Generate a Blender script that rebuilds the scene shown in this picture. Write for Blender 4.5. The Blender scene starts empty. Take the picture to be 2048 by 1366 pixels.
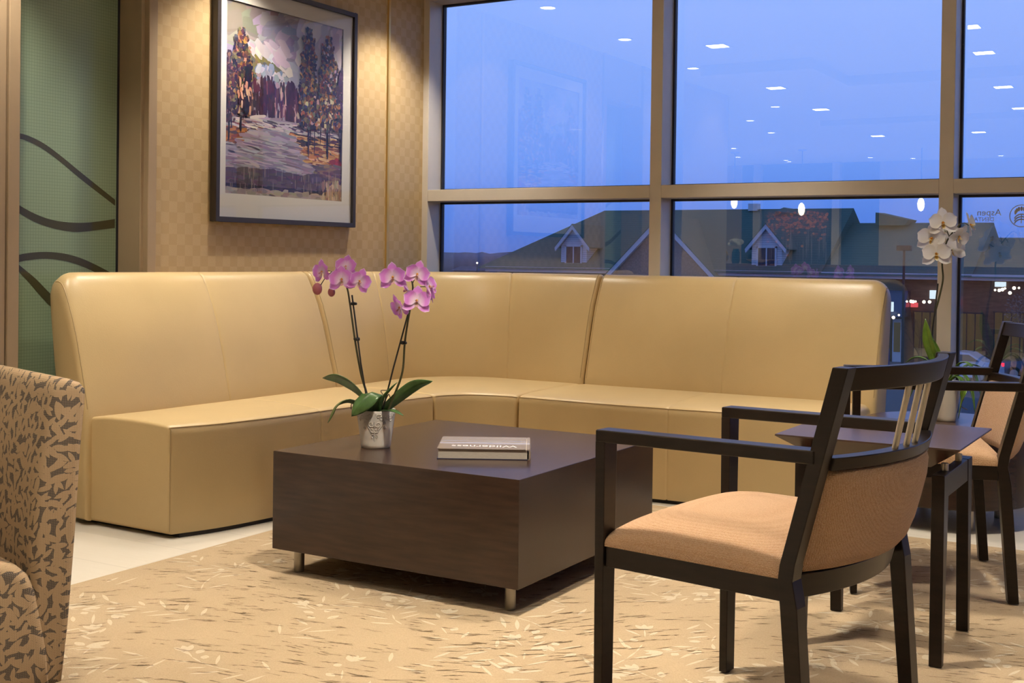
import bpy, bmesh, math, random
from mathutils import Vector as V, Matrix
import mathutils.noise as mnoise
random.seed(7)
PI = math.pi
sc = bpy.context.scene
COL = sc.collection

# ---------------------------------------------------------------- camera
F_PX, YAW, PITCH, ROLL, CY, CAM_H = 2442.4, 0.530952, -0.0122087, 0.0128949, 547.43, 1.10
fw = V((-math.sin(YAW)*math.cos(PITCH), math.cos(YAW)*math.cos(PITCH), math.sin(PITCH)))
rt = V((math.cos(YAW), math.sin(YAW), 0)); up = rt.cross(fw)
r2 = rt*math.cos(ROLL) + up*math.sin(ROLL); u2 = -rt*math.sin(ROLL) + up*math.cos(ROLL)
cd = bpy.data.cameras.new('camera'); cam = bpy.data.objects.new('camera', cd); COL.objects.link(cam)
cam.matrix_world = Matrix(((r2.x, u2.x, -fw.x, 0), (r2.y, u2.y, -fw.y, 0), (r2.z, u2.z, -fw.z, CAM_H), (0, 0, 0, 1)))
cd.sensor_width = 36; cd.lens = F_PX*36/2048; cd.shift_y = -(683-CY)/2048
cd.clip_start = 0.05; cd.clip_end = 3000
sc.camera = cam

# ---------------------------------------------------------------- view, world, light levels
sc.view_settings.view_transform = 'Standard'; sc.view_settings.look = 'None'
sc.view_settings.gamma = 1; sc.view_settings.use_curve_mapping = False
sc.view_settings.exposure = -0.10
SPOT_ROUND, SPOT_SQUARE = 92.0, 150.0       # watts of the ceiling lamps
LAMP_COL = (1.0, 0.89, 0.74)
cy = sc.cycles
cy.max_bounces = 7; cy.diffuse_bounces = 4; cy.glossy_bounces = 4; cy.transparent_max_bounces = 12; cy.transmission_bounces = 4
cy.sample_clamp_indirect = 4.0; cy.caustics_reflective = False; cy.caustics_refractive = False
w = bpy.data.worlds.new('dusk'); sc.world = w; w.use_nodes = True
nt = w.node_tree; nt.nodes.clear()
tc = nt.nodes.new('ShaderNodeTexCoord'); sx = nt.nodes.new('ShaderNodeSeparateXYZ'); rp = nt.nodes.new('ShaderNodeValToRGB')
bg = nt.nodes.new('ShaderNodeBackground'); ou = nt.nodes.new('ShaderNodeOutputWorld')
nt.links.new(tc.outputs['Generated'], sx.inputs[0]); nt.links.new(sx.outputs['Z'], rp.inputs[0])
e = rp.color_ramp.elements
e[0].position = 0.0; e[0].color = (.075, .165, .56, 1); e[1].position = 1.0; e[1].color = (.10, .18, .48, 1)
for p, c in ((.03, (.085, .215, .73, 1)), (.08, (.16, .33, .90, 1)), (.20, (.27, .45, 1.0, 1)), (.45, (.15, .27, .66, 1))):
    k = e.new(p); k.color = c
nt.links.new(rp.outputs[0], bg.inputs[0]); bg.inputs[1].default_value = 1.66
nt.links.new(bg.outputs[0], ou.inputs[0])

# ---------------------------------------------------------------- naming helpers
def link(name, data, parent=None):
    o = bpy.data.objects.new(name, data); COL.objects.link(o)
    if parent is not None: o.parent = parent
    return o
def tag(o, label=None, cat=None, group=None, kind=None):
    if label: o['label'] = label
    if cat: o['category'] = cat
    if group: o['group'] = group
    if kind: o['kind'] = kind
    return o
def thing(name, label, cat, loc=(0, 0, 0), rz=0, group=None):
    o = link(name, None); o.location = loc; o.rotation_euler = (0, 0, rz); o.empty_display_size = .1
    return tag(o, label, cat, group)
def copy_tree(o, parent=None):
    c = o.copy(); COL.objects.link(c)
    if parent is not None: c.parent = parent
    for ch in list(o.children): copy_tree(ch, c)
    return c

# ---------------------------------------------------------------- mesh builder
class G:
    def __init__(s): s.v = []; s.f = []; s.m = []; s.t = []
    def add(s, vs, fs, mi=0, t=None):
        b = len(s.v); s.v += [V(p) for p in vs]
        s.f += [[i+b for i in f] for f in fs]; s.m += [mi]*len(fs)
        s.t += (t if t else [0.0]*len(vs)); return s
    def box(s, x0, x1, y0, y1, z0, z1, mi=0, M=None):
        p = [V((x, y, z)) for x in (x0, x1) for y in (y0, y1) for z in (z0, z1)]
        if M is not None: p = [M @ q for q in p]
        return s.add(p, [(0, 1, 3, 2), (4, 6, 7, 5), (0, 4, 5, 1), (2, 3, 7, 6), (0, 2, 6, 4), (1, 5, 7, 3)], mi)
    def hexa(s, lo, hi, mi=0):
        n = len(lo); fs = [list(range(n))[::-1], list(range(n, 2*n))]
        fs += [(i, (i+1) % n, (i+1) % n+n, i+n) for i in range(n)]
        return s.add(list(lo)+list(hi), fs, mi)
    def loft(s, secs, mi=0, caps=True, closed=True):
        n = len(secs[0]); vs = [p for q in secs for p in q]; fs = []
        for a in range(len(secs)-1):
            for i in range(n if closed else n-1):
                j = (i+1) % n; fs.append((a*n+i, a*n+j, (a+1)*n+j, (a+1)*n+i))
        if caps and closed:
            fs.append(tuple(range(n))[::-1]); fs.append(tuple(range((len(secs)-1)*n, len(secs)*n)))
        return s.add(vs, fs, mi)
    def tube(s, pts, r, n=8, mi=0):
        pts = [V(p) for p in pts]; secs = []; ref = None
        for i, p in enumerate(pts):
            d = (pts[min(i+1, len(pts)-1)]-pts[max(i-1, 0)]).normalized()
            if ref is None: ref = d.orthogonal().normalized()
            ref = (ref-d*ref.dot(d)); ref = ref.normalized() if ref.length > 1e-6 else d.orthogonal().normalized()
            b = d.cross(ref); rr = r(i/(len(pts)-1)) if callable(r) else r
            secs.append([p+ref*rr*math.cos(2*PI*k/n)+b*rr*math.sin(2*PI*k/n) for k in range(n)])
        return s.loft(secs, mi)
    def lathe(s, prof, c=(0, 0, 0), n=40, mi=0):
        c = V(c); secs = [[c+V((max(r, 1e-4)*math.cos(2*PI*k/n), max(r, 1e-4)*math.sin(2*PI*k/n), z)) for k in range(n)] for r, z in prof]
        return s.loft(secs, mi)
    def ball(s, c, r, n=12, mi=0, sc3=(1, 1, 1)):
        c = V(c); vs = []; fs = []; m = max(4, n//2)
        for i in range(m+1):
            a = PI*i/m
            for k in range(n):
                q = 2*PI*k/n; vs.append(c+V((r*sc3[0]*math.sin(a)*math.cos(q), r*sc3[1]*math.sin(a)*math.sin(q), r*sc3[2]*math.cos(a))))
        for i in range(m):
            for k in range(n): fs.append((i*n+k, i*n+(k+1) % n, (i+1)*n+(k+1) % n, (i+1)*n+k))
        return s.add(vs, fs, mi)
    def obj(s, name, mats, parent=None, smooth=None, bevel=0, seg=2, sub=0, attr=None):
        me = bpy.data.meshes.new(name); me.from_pydata([tuple(p) for p in s.v], [], s.f)
        mats = mats if isinstance(mats, (list, tuple)) else [mats]
        for m in mats: me.materials.append(m)
        me.polygons.foreach_set('material_index', s.m)
        if attr:
            a = me.attributes.new(attr, 'FLOAT', 'POINT'); a.data.foreach_set('value', s.t)
        bm = bmesh.new(); bm.from_mesh(me)
        bmesh.ops.remove_doubles(bm, verts=bm.verts, dist=1e-6)
        bmesh.ops.recalc_face_normals(bm, faces=bm.faces); bm.to_mesh(me); bm.free()
        if smooth is not None:
            me.shade_smooth()
            if smooth < 179: me.set_sharp_from_angle(angle=math.radians(smooth))
        o = link(name, me, parent)
        if bevel:
            b = o.modifiers.new('bevel', 'BEVEL'); b.width = bevel; b.segments = seg; b.limit_method = 'ANGLE'; b.angle_limit = .6
        if sub:
            b = o.modifiers.new('sub', 'SUBSURF'); b.levels = sub; b.render_levels = sub
        return o
def lerp(a, b, t): return a+(b-a)*t
def spline(pts, n):
    """Catmull-Rom through pts, n samples per span"""
    P = [V(p) for p in pts]; P = [P[0]*2-P[1]]+P+[P[-1]*2-P[-2]]; out = []
    for i in range(1, len(P)-2):
        for k in range(n):
            t = k/n; a, b, c, d = P[i-1:i+3]
            out.append(.5*((2*b)+(c-a)*t+(2*a-5*b+4*c-d)*t*t+(3*b-a-3*c+d)*t**3))
    out.append(P[-2]); return out
def resample(pts, n):
    L = [0]
    for a, b in zip(pts, pts[1:]): L.append(L[-1]+(b-a).length)
    out = []; j = 0
    for i in range(n):
        s = L[-1]*i/(n-1)
        while j < len(L)-2 and L[j+1] < s: j += 1
        out.append(pts[j].lerp(pts[j+1], (s-L[j])/max(1e-9, L[j+1]-L[j])))
    return out
def text_mesh(body, size, extrude=0.0):
    cu = bpy.data.curves.new('lettering', 'FONT'); cu.body = body; cu.size = size; cu.extrude = extrude
    ob = bpy.data.objects.new('lettering', cu); COL.objects.link(ob)
    dg = bpy.context.evaluated_depsgraph_get(); me = bpy.data.meshes.new_from_object(ob.evaluated_get(dg))
    bpy.data.objects.remove(ob); return me

# ---------------------------------------------------------------- materials
def _new(name):
    m = bpy.data.materials.new(name); m.use_nodes = True; n = m.node_tree.nodes; n.clear()
    o = n.new('ShaderNodeOutputMaterial'); return m, m.node_tree, o
def N(t, kind, **kw):
    n = t.nodes.new('ShaderNode'+kind)
    for k, v in kw.items():
        if isinstance(k, str) and k.startswith('i_'):
            key = k[2:]; n.inputs[int(key) if key.isdigit() else key.replace('_', ' ')].default_value = v
        else: setattr(n, k, v)
    return n
def L(t, a, b): t.links.new(a, b)
def math_(t, op, a, b=None):
    n = N(t, 'Math', operation=op)
    for i, x in enumerate((a, b)):
        if x is None: continue
        if isinstance(x, (int, float)): n.inputs[i].default_value = x
        else: L(t, x, n.inputs[i])
    return n.outputs[0]
def mixc(t, f, a, b):
    n = N(t, 'Mix', data_type='RGBA')
    if isinstance(f, (int, float)): n.inputs[0].default_value = f
    else: L(t, f, n.inputs[0])
    for i, x in ((6, a), (7, b)):
        if isinstance(x, tuple): n.inputs[i].default_value = (*x[:3], 1)
        else: L(t, x, n.inputs[i])
    return n.outputs[2]
def coords(t, kind='Object', scale=(1, 1, 1), rot=(0, 0, 0)):
    c = N(t, 'TexCoord'); m = N(t, 'Mapping'); m.inputs['Scale'].default_value = scale; m.inputs['Rotation'].default_value = rot
    L(t, c.outputs[kind], m.inputs[0]); return m.outputs[0]
def noise(t, vec, scale, detail=3, rough=.5):
    n = N(t, 'TexNoise'); n.inputs['Scale'].default_value = scale; n.inputs['Detail'].default_value = detail; n.inputs['Roughness'].default_value = rough
    L(t, vec, n.inputs['Vector']); return n.outputs['Fac']
def remap(t, f, a, b, c=0, d=1):
    n = N(t, 'MapRange'); n.inputs[1].default_value = a; n.inputs[2].default_value = b; n.inputs[3].default_value = c; n.inputs[4].default_value = d
    L(t, f, n.inputs[0]); return n.outputs[0]
def bump(t, h, strength, dist=.002):
    b = N(t, 'Bump'); b.inputs['Strength'].default_value = strength; b.inputs['Distance'].default_value = dist; L(t, h, b.inputs['Height']); return b.outputs[0]
def pbr(name, col, rough=.5, metal=0.0, spec=.5, var=0.0, vscale=8, vstretch=(1, 1, 1), bmp=0.0, bscale=200, bdist=.002, coat=0.0, sheen=0.0, emit=None, es=0.0):
    m, t, o = _new(name); p = N(t, 'BsdfPrincipled'); L(t, p.outputs[0], o.inputs[0])
    p.inputs['Base Color'].default_value = (*col, 1); p.inputs['Roughness'].default_value = rough
    p.inputs['Metallic'].default_value = metal; p.inputs['Specular IOR Level'].default_value = spec
    p.inputs['Coat Weight'].default_value = coat; p.inputs['Coat Roughness'].default_value = .15
    p.inputs['Sheen Weight'].default_value = sheen
    if emit: p.inputs['Emission Color'].default_value = (*emit, 1); p.inputs['Emission Strength'].default_value = es
    if var or bmp: vec = coords(t, 'Object', vstretch)
    if var:
        f = noise(t, vec, vscale, 4)
        c = mixc(t, remap(t, f, .3, .7), tuple(x*(1-var) for x in col), tuple(min(1, x*(1+var)) for x in col)); L(t, c, p.inputs['Base Color'])
    if bmp:
        L(t, bump(t, noise(t, coords(t), bscale, 2), bmp, bdist), p.inputs['Normal'])
    return m
M = {}
M['leather'] = pbr('cream_leather', (.64, .475, .24), .34, spec=.5, var=.045, vscale=3, bmp=.12, bscale=160, bdist=.003)
M['seam'] = pbr('leather_seam', (.47, .335, .165), .55)
M['plinth'] = pbr('shadow_gap_plinth', (.015, .012, .01), .7)  # base coloured black to stand in for the shadow gap under the sofa
M['espresso'] = pbr('espresso_veneer', (.034, .018, .013), .25, spec=.45, var=.22, vscale=5, vstretch=(1.5, 1.5, 14), bmp=.03, bscale=300)
M['espresso_top'] = pbr('espresso_veneer_top', (.050, .027, .02), .27, spec=.5, var=.18, vscale=4, vstretch=(1.5, 14, 1.5), bmp=.02, bscale=300)
M['blackwood'] = pbr('dark_stained_wood', (.010, .006, .004), .33, spec=.28, var=.3, vscale=14, vstretch=(1, 1, 6))
M['steel'] = pbr('brushed_steel', (.52, .50, .46), .32, metal=1.0)
M['nickel'] = pbr('satin_nickel', (.72, .65, .53), .36, metal=.75)
M['white_ceiling'] = pbr('ceiling_paint', (.90, .885, .86), .9)
M['plain_wall'] = pbr('plain_wall_paint', (.62, .52, .38), .8)
M['dark_wall'] = pbr('dark_teal_wall', (.05, .065, .07), .7)
M['alum'] = pbr('champagne_aluminium', (.77, .70, .61), .42, metal=.1, var=.03, bmp=.02, bscale=900)
M['taupe'] = pbr('taupe_frame', (.36, .265, .165), .5, var=.03, bmp=.02, bscale=700)
M['gasket_or_shadow'] = pbr('black_gasket_or_shadow', (.012, .013, .02), .5)
M['brass'] = pbr('brass_trim', (.72, .50, .17), .35, metal=.6)
M['cream_base'] = pbr('cream_baseboard', (.60, .54, .44), .5)
M['pframe'] = pbr('charcoal_frame', (.035, .03, .032), .35)
M['mat_board'] = pbr('white_mat_board', (.80, .77, .71), .9)
M['pages'] = pbr('book_pages', (.50, .45, .38), .8, var=.2, vscale=60, vstretch=(1, 1, 40))
M['navy'] = pbr('navy_board', (.02, .02, .05), .35)
M['ceramic'] = pbr('cream_ceramic', (.84, .76, .66), .5, spec=.3, bmp=.02, bscale=60)
cb = M['ceramic'].node_tree.nodes['Principled BSDF']; cb.inputs['Subsurface Weight'].default_value = .45; cb.inputs['Subsurface Radius'].default_value = (.05, .045, .04); cb.inputs['Subsurface Scale'].default_value = 1.0
M['soil'] = pbr('orchid_bark', (.05, .03, .018), .9, bmp=.8, bscale=70, bdist=.01)
M['stem'] = pbr('orchid_stem', (.045, .045, .015), .45)
M['clip'] = pbr('black_clip', (.01, .01, .01), .4)
M['bud'] = pbr('orchid_bud', (.42, .13, .16), .5)
M['root'] = pbr('dry_root', (.16, .11, .07), .8)
M['white_trim'] = pbr('white_house_trim', (.62, .62, .66), .6)
M['asphalt'] = pbr('street_asphalt', (.09, .09, .10), .7, var=.2, vscale=.4)
M['brick'] = pbr('brown_brick', (.16, .085, .055), .8, var=.25, vscale=2, vstretch=(1, 1, 5))
M['stucco'] = pbr('grey_brown_stucco', (.22, .18, .175), .9, var=.25, vscale=9)
M['hill'] = pbr('hazy_distant_wood', (.09, .13, .20), 1.0, var=.4, vscale=.08)  # bluish haze of distance is put into this colour
M['pane_dark'] = pbr('dark_window_glass', (.03, .03, .035), .1)
M['car_silver'] = pbr('silver_car_paint', (.55, .60, .70), .25, coat=.6)
M['car_blue'] = pbr('dark_blue_car_paint', (.02, .04, .11), .25, coat=.6)
M['rubber'] = pbr('tyre_rubber', (.012, .012, .013), .7)
M['mailbox'] = pbr('blue_box_paint', (.015, .06, .32), .4)
M['pole'] = pbr('dark_pole', (.02, .02, .025), .5)
M['counter'] = pbr('counter_wood', (.24, .125, .07), .4, var=.15, vscale=4, vstretch=(8, 1, 1))
M['vase'] = pbr('dark_teal_vase', (.02, .05, .07), .2)
M['gold_vase'] = pbr('gold_vase', (.45, .28, .05), .4)
M['white_petal_far'] = pbr('cream_hydrangea', (.85, .82, .62), .7)
M['dish'] = pbr('cream_red_dish', (.7, .62, .55), .3, var=.5, vscale=9)
M['shrub'] = pbr('frosty_shrub', (.13, .14, .15), .8)
M['bark'] = pbr('bare_bark', (.05, .035, .03), .9)
def emis(name, col, s):
    m, t, o = _new(name); n = N(t, 'Emission'); n.inputs[0].default_value = (*col, 1); n.inputs[1].default_value = s; L(t, n.outputs[0], o.inputs[0]); return m
M['lamp_face'] = emis('lamp_lens', (1, .9, .75), 15.0)
M['pendant_glow'] = emis('pendant_glass', (1, .88, .68), 5.0)
M['bulb'] = emis('outdoor_bulb', (1, .86, .62), 7.0)
M['sign_lit'] = emis('lit_sign_face', (.75, .92, 1), 1.6)
M['sign_red'] = emis('red_sign', (1, .12, .15), 1.2)
M['shop_glow'] = emis('lit_shop_window', (.30, .26, .17), .22)
M['tail'] = emis('tail_light', (1, .02, .05), 2.5)
M['lamp_orange'] = emis('distant_street_lamp', (1, .78, .45), 7.0)

def glass_mat(name, f0, tint=(.97, .98, 1.0), rough=0.0):
    m, t, o = _new(name)
    g = N(t, 'NewGeometry'); d = N(t, 'VectorMath', operation='DOT_PRODUCT'); L(t, g.outputs['Incoming'], d.inputs[0]); L(t, g.outputs['Normal'], d.inputs[1])
    c = math_(t, 'ABSOLUTE', d.outputs['Value']); k = math_(t, 'POWER', math_(t, 'SUBTRACT', 1.0, c), 5.0)
    fac = math_(t, 'ADD', math_(t, 'MULTIPLY', k, 1-f0), f0)
    tr = N(t, 'BsdfTransparent'); tr.inputs[0].default_value = (*tint, 1)
    gl = N(t, 'BsdfGlossy'); gl.inputs['Roughness'].default_value = rough
    mx = N(t, 'MixShader'); L(t, fac, mx.inputs[0]); L(t, tr.outputs[0], mx.inputs[1]); L(t, gl.outputs[0], mx.inputs[2]); L(t, mx.outputs[0], o.inputs[0]); return m
M['glass'] = glass_mat('window_glass', .21)
M['pic_glass'] = glass_mat('picture_glass', .022, (1, 1, 1))

def wallpaper_mat():
    m, t, o = _new('checked_wallpaper'); p = N(t, 'BsdfPrincipled'); L(t, p.outputs[0], o.inputs[0])
    vec = coords(t, 'Object', (1, 1, 1)); ck = N(t, 'TexChecker'); ck.inputs['Scale'].default_value = 20.0
    off = N(t, 'VectorMath', operation='ADD'); off.inputs[1].default_value = (4.225, .013, .006); L(t, vec, off.inputs[0]); L(t, off.outputs[0], ck.inputs['Vector'])
    f = ck.outputs['Fac']; fine = noise(t, coords(t, 'Object', (1, 1, 2.2)), 190, 3)
    c = mixc(t, f, (.485, .345, .175), (.53, .385, .20)); c = mixc(t, remap(t, fine, .35, .75, 0, .16), c, (.60, .45, .245)); L(t, c, p.inputs['Base Color'])
    p.inputs['Roughness'].default_value = .5; L(t, remap(t, f, 0, 1, .62, .42), p.inputs['Roughness'])
    h = math_(t, 'MULTIPLY', fine, remap(t, f, 0, 1, .25, 1)); L(t, bump(t, h, .35, .003), p.inputs['Normal']); return m
M['wallpaper'] = wallpaper_mat()

def floor_mat():
    m, t, o = _new('cream_floor_tile'); p = N(t, 'BsdfPrincipled'); L(t, p.outputs[0], o.inputs[0])
    b = N(t, 'TexBrick'); b.offset = .5; b.inputs['Scale'].default_value = 1.0; b.inputs['Mortar Size'].default_value = .002; b.inputs['Brick Width'].default_value = .6; b.inputs['Row Height'].default_value = .3
    b.inputs['Color1'].default_value = (.66, .61, .525, 1); b.inputs['Color2'].default_value = (.63, .585, .50, 1); b.inputs['Mortar'].default_value = (.50, .46, .4, 1)
    L(t, coords(t), b.inputs['Vector'])
    s = noise(t, coords(t, 'Object', (1.5, 14, 1)), 3, 5); c = mixc(t, remap(t, s, .4, .75, 0, .35), b.outputs['Color'], (.60, .53, .43)); L(t, c, p.inputs['Base Color'])
    p.inputs['Roughness'].default_value = .38; return m
M['floor'] = floor_mat()

def carpet_mat(name, c1, c2, hb=.9):
    m, t, o = _new(name); p = N(t, 'BsdfPrincipled'); L(t, p.outputs[0], o.inputs[0])
    v = coords(t); f = noise(t, v, 260, 3, .7); g = noise(t, v, 5, 3)
    c = mixc(t, remap(t, f, .3, .7), c1, c2); c = mixc(t, remap(t, g, .35, .7, 0, .25), c, tuple(x*.86 for x in c1)); L(t, c, p.inputs['Base Color'])
    p.inputs['Roughness'].default_value = .95; p.inputs['Specular IOR Level'].default_value = .1; p.inputs['Sheen Weight'].default_value = .15
    L(t, bump(t, f, hb, .006), p.inputs['Normal']); return m
M['carpet'] = carpet_mat('beige_carpet', (.48, .345, .20), (.60, .455, .285))
M['carpet_leaf'] = carpet_mat('pale_carpet_leaf', (.64, .53, .37), (.73, .63, .46))
M['carpet_cut'] = carpet_mat('dark_carpet_cut', (.15, .09, .04), (.26, .175, .09))

def weave_mat(name, c1, c2, sc1=420):
    m, t, o = _new(name); p = N(t, 'BsdfPrincipled'); L(t, p.outputs[0], o.inputs[0])
    v = coords(t); vo = N(t, 'TexVoronoi'); vo.inputs['Scale'].default_value = sc1; vo.inputs['Randomness'].default_value = .45; L(t, v, vo.inputs['Vector'])
    f = remap(t, vo.outputs['Distance'], .1, .7, 1, 0); n2 = noise(t, v, 90, 3)
    c = mixc(t, f, c1, c2); c = mixc(t, remap(t, n2, .35, .7, 0, .3), c, c1); L(t, c, p.inputs['Base Color'])
    p.inputs['Roughness'].default_value = .85; p.inputs['Sheen Weight'].default_value = .25; p.inputs['Specular IOR Level'].default_value = .2
    L(t, bump(t, f, .7, .003), p.inputs['Normal']); return m
M['peach'] = weave_mat('peach_weave', (.47, .27, .135), (.68, .45, .275), 330)

def leaf_fabric():
    m, t, o = _new('leaf_pattern_fabric'); p = N(t, 'BsdfPrincipled'); L(t, p.outputs[0], o.inputs[0])
    c0 = N(t, 'TexCoord'); mask = None
    # flatten the object space so both the flank and the front show whole leaves
    sp = N(t, 'SeparateXYZ'); L(t, c0.outputs['Object'], sp.inputs[0])
    cb = N(t, 'CombineXYZ'); L(t, math_(t, 'ADD', math_(t, 'MULTIPLY', sp.outputs[0], 1.0), math_(t, 'MULTIPLY', sp.outputs[1], 1.0)), cb.inputs[0]); L(t, sp.outputs[2], cb.inputs[1])
    for k, (sca, a, b, sx_, sy_) in enumerate(((25, .64, .19, 0, 0), (26, .62, .18, 3.3, 7.7), (28, .60, .17, 9.1, 2.3), (34, .55, .19, 5.1, 1.3))):
        mp = N(t, 'Mapping'); mp.inputs['Location'].default_value = (sx_, sy_, 0); L(t, cb.outputs[0], mp.inputs[0])
        sm = N(t, 'VectorMath', operation='SCALE'); sm.inputs['Scale'].default_value = sca; L(t, mp.outputs[0], sm.inputs[0])
        vo = N(t, 'TexVoronoi', voronoi_dimensions='2D'); vo.inputs['Scale'].default_value = 1.0; vo.inputs['Randomness'].default_value = .55; L(t, sm.outputs[0], vo.inputs['Vector'])
        df = N(t, 'VectorMath', operation='SUBTRACT'); L(t, sm.outputs[0], df.inputs[0]); L(t, vo.outputs['Position'], df.inputs[1])
        sr = N(t, 'SeparateColor'); L(t, vo.outputs['Color'], sr.inputs[0])
        ro = N(t, 'VectorRotate', rotation_type='Z_AXIS'); L(t, df.outputs[0], ro.inputs['Vector']); L(t, math_(t, 'MULTIPLY', sr.outputs[0], 6.283), ro.inputs['Angle'])
        xy = N(t, 'SeparateXYZ'); L(t, ro.outputs[0], xy.inputs[0])
        u = math_(t, 'DIVIDE', xy.outputs[0], a); lens = math_(t, 'MULTIPLY', math_(t, 'SUBTRACT', 1.0, math_(t, 'MULTIPLY', u, u)), b)
        d = math_(t, 'SUBTRACT', lens, math_(t, 'ABSOLUTE', xy.outputs[1]))
        mk = remap(t, d, -.01, .02); mask = mk if mask is None else math_(t, 'MAXIMUM', mask, mk)
    dots = N(t, 'TexVoronoi', voronoi_dimensions='2D'); dots.inputs['Scale'].default_value = 260; dots.inputs['Randomness'].default_value = 0; L(t, cb.outputs[0], dots.inputs['Vector'])
    dk = remap(t, dots.outputs['Distance'], .12, .35, 1, 0)
    ground = mixc(t, math_(t, 'MULTIPLY', dk, .55), (.075, .06, .05), (.42, .32, .19)); leaf = mixc(t, math_(t, 'MULTIPLY', dk, .35), (.36, .25, .145), (.47, .36, .23))
    L(t, mixc(t, mask, ground, leaf), p.inputs['Base Color']); p.inputs['Roughness'].default_value = .8; p.inputs['Specular IOR Level'].default_value = .25
    L(t, bump(t, math_(t, 'ADD', mask, dk), .25, .002), p.inputs['Normal']); return m
M['leaf_fabric'] = leaf_fabric()

def frosted_mat():
    m, t, o = _new('frosted_green_glass'); p = N(t, 'BsdfPrincipled'); L(t, p.outputs[0], o.inputs[0])
    v = coords(t); sp = N(t, 'SeparateXYZ'); L(t, v, sp.inputs[0]); ln = None
    for a in (1, 2):
        fr = math_(t, 'FRACT', math_(t, 'DIVIDE', sp.outputs[a], .0135)); l = math_(t, 'LESS_THAN', fr, .13); ln = l if ln is None else math_(t, 'MAXIMUM', ln, l)
    L(t, mixc(t, ln, (.25, .33, .22), (.175, .24, .155)), p.inputs['Base Color']); p.inputs['Roughness'].default_value = .22; p.inputs['Specular IOR Level'].default_value = .5; return m
M['frost'] = frosted_mat()
M['dark_band'] = pbr('dark_behind_band', (.058, .055, .028), .15)  # opaque; darkness of the room behind is put into this colour

def petal_mat(name, stops):
    m, t, o = _new(name); p = N(t, 'BsdfPrincipled'); L(t, p.outputs[0], o.inputs[0])
    a = N(t, 'Attribute', attribute_name='t'); r = N(t, 'ValToRGB'); L(t, a.outputs['Fac'], r.inputs[0]); e = r.color_ramp.elements
    e[0].position = stops[0][0]; e[0].color = (*stops[0][1], 1); e[1].position = stops[-1][0]; e[1].color = (*stops[-1][1], 1)
    for ps, c in stops[1:-1]: k = e.new(ps); k.color = (*c, 1)
    L(t, r.outputs[0], p.inputs['Base Color']); p.inputs['Roughness'].default_value = .5; p.inputs['Sheen Weight'].default_value = .2
    tl_ = N(t, 'BsdfTranslucent'); L(t, r.outputs[0], tl_.inputs[0]); mx = N(t, 'MixShader'); mx.inputs[0].default_value = .38
    L(t, p.outputs[0], mx.inputs[1]); L(t, tl_.outputs[0], mx.inputs[2]); L(t, mx.outputs[0], o.inputs[0]); return m
M['petal_pink'] = petal_mat('pink_orchid_petal', [(0, (.95, .88, .92)), (.32, (.93, .72, .90)), (.62, (.74, .25, .75)), (.86, (.74, .27, .78)), (1, (.93, .74, .95))])
M['petal_white'] = petal_mat('white_orchid_petal', [(0, (.80, .80, .55)), (.25, (.84, .80, .74)), (1, (.86, .82, .78))])
M['lip_pink'] = petal_mat('orchid_lip', [(0, (.75, .35, .05)), (.5, (.75, .6, .5)), (1, (.6, .2, .35))])
M['lip_white'] = petal_mat('yellow_orchid_lip', [(0, (.55, .22, .02)), (.5, (.8, .55, .12)), (1, (.85, .8, .6))])
def leaf_mat(name, c1, c2):
    m, t, o = _new(name); p = N(t, 'BsdfPrincipled'); L(t, p.outputs[0], o.inputs[0])
    a = N(t, 'Attribute', attribute_name='t'); f = noise(t, coords(t), 30, 3)
    c = mixc(t, remap(t, f, .3, .7), c1, c2); c = mixc(t, remap(t, a.outputs['Fac'], .0, .06, .5, 0), c, tuple(x*.5 for x in c1)); L(t, c, p.inputs['Base Color'])
    p.inputs['Roughness'].default_value = .32; return m
M['leaf'] = leaf_mat('orchid_leaf', (.035, .085, .022), (.07, .15, .04))
M['leaf_bright'] = leaf_mat('bright_orchid_leaf', (.04, .10, .008), (.10, .19, .015))

def shingle_mat():
    m, t, o = _new('green_roof_shingle'); p = N(t, 'BsdfPrincipled'); L(t, p.outputs[0], o.inputs[0])
    v = coords(t); wv = N(t, 'TexWave', bands_direction='Z'); wv.inputs['Scale'].default_value = 2.2; wv.inputs['Distortion'].default_value = 1.5; L(t, v, wv.inputs['Vector'])
    f = noise(t, coords(t, 'Object', (1, 1, 6)), 3, 4)
    c = mixc(t, remap(t, wv.outputs['Fac'], 0, 1, 0, .45), (.055, .15, .115), (.032, .095, .075)); c = mixc(t, remap(t, f, .35, .7, 0, .4), c, (.08, .16, .12)); L(t, c, p.inputs['Base Color'])
    p.inputs['Roughness'].default_value = .9; return m
M['shingle'] = shingle_mat()
def siding_mat():
    m, t, o = _new('white_lap_siding'); p = N(t, 'BsdfPrincipled'); L(t, p.outputs[0], o.inputs[0])
    sp = N(t, 'SeparateXYZ'); L(t, coords(t), sp.inputs[0]); fr = math_(t, 'FRACT', math_(t, 'DIVIDE', sp.outputs[2], .13))
    L(t, mixc(t, math_(t, 'LESS_THAN', fr, .16), (.62, .62, .66), (.34, .34, .38)), p.inputs['Base Color']); p.inputs['Roughness'].default_value = .7; return m
M['siding'] = siding_mat()
def paint_mat(name):
    m, t, o = _new(name); p = N(t, 'BsdfPrincipled'); L(t, p.outputs[0], o.inputs[0])
    a = N(t, 'Attribute', attribute_name='Col'); L(t, a.outputs['Color'], p.inputs['Base Color']); p.inputs['Roughness'].default_value = .6; return m
M['paint'] = paint_mat('painted_strokes')

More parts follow.
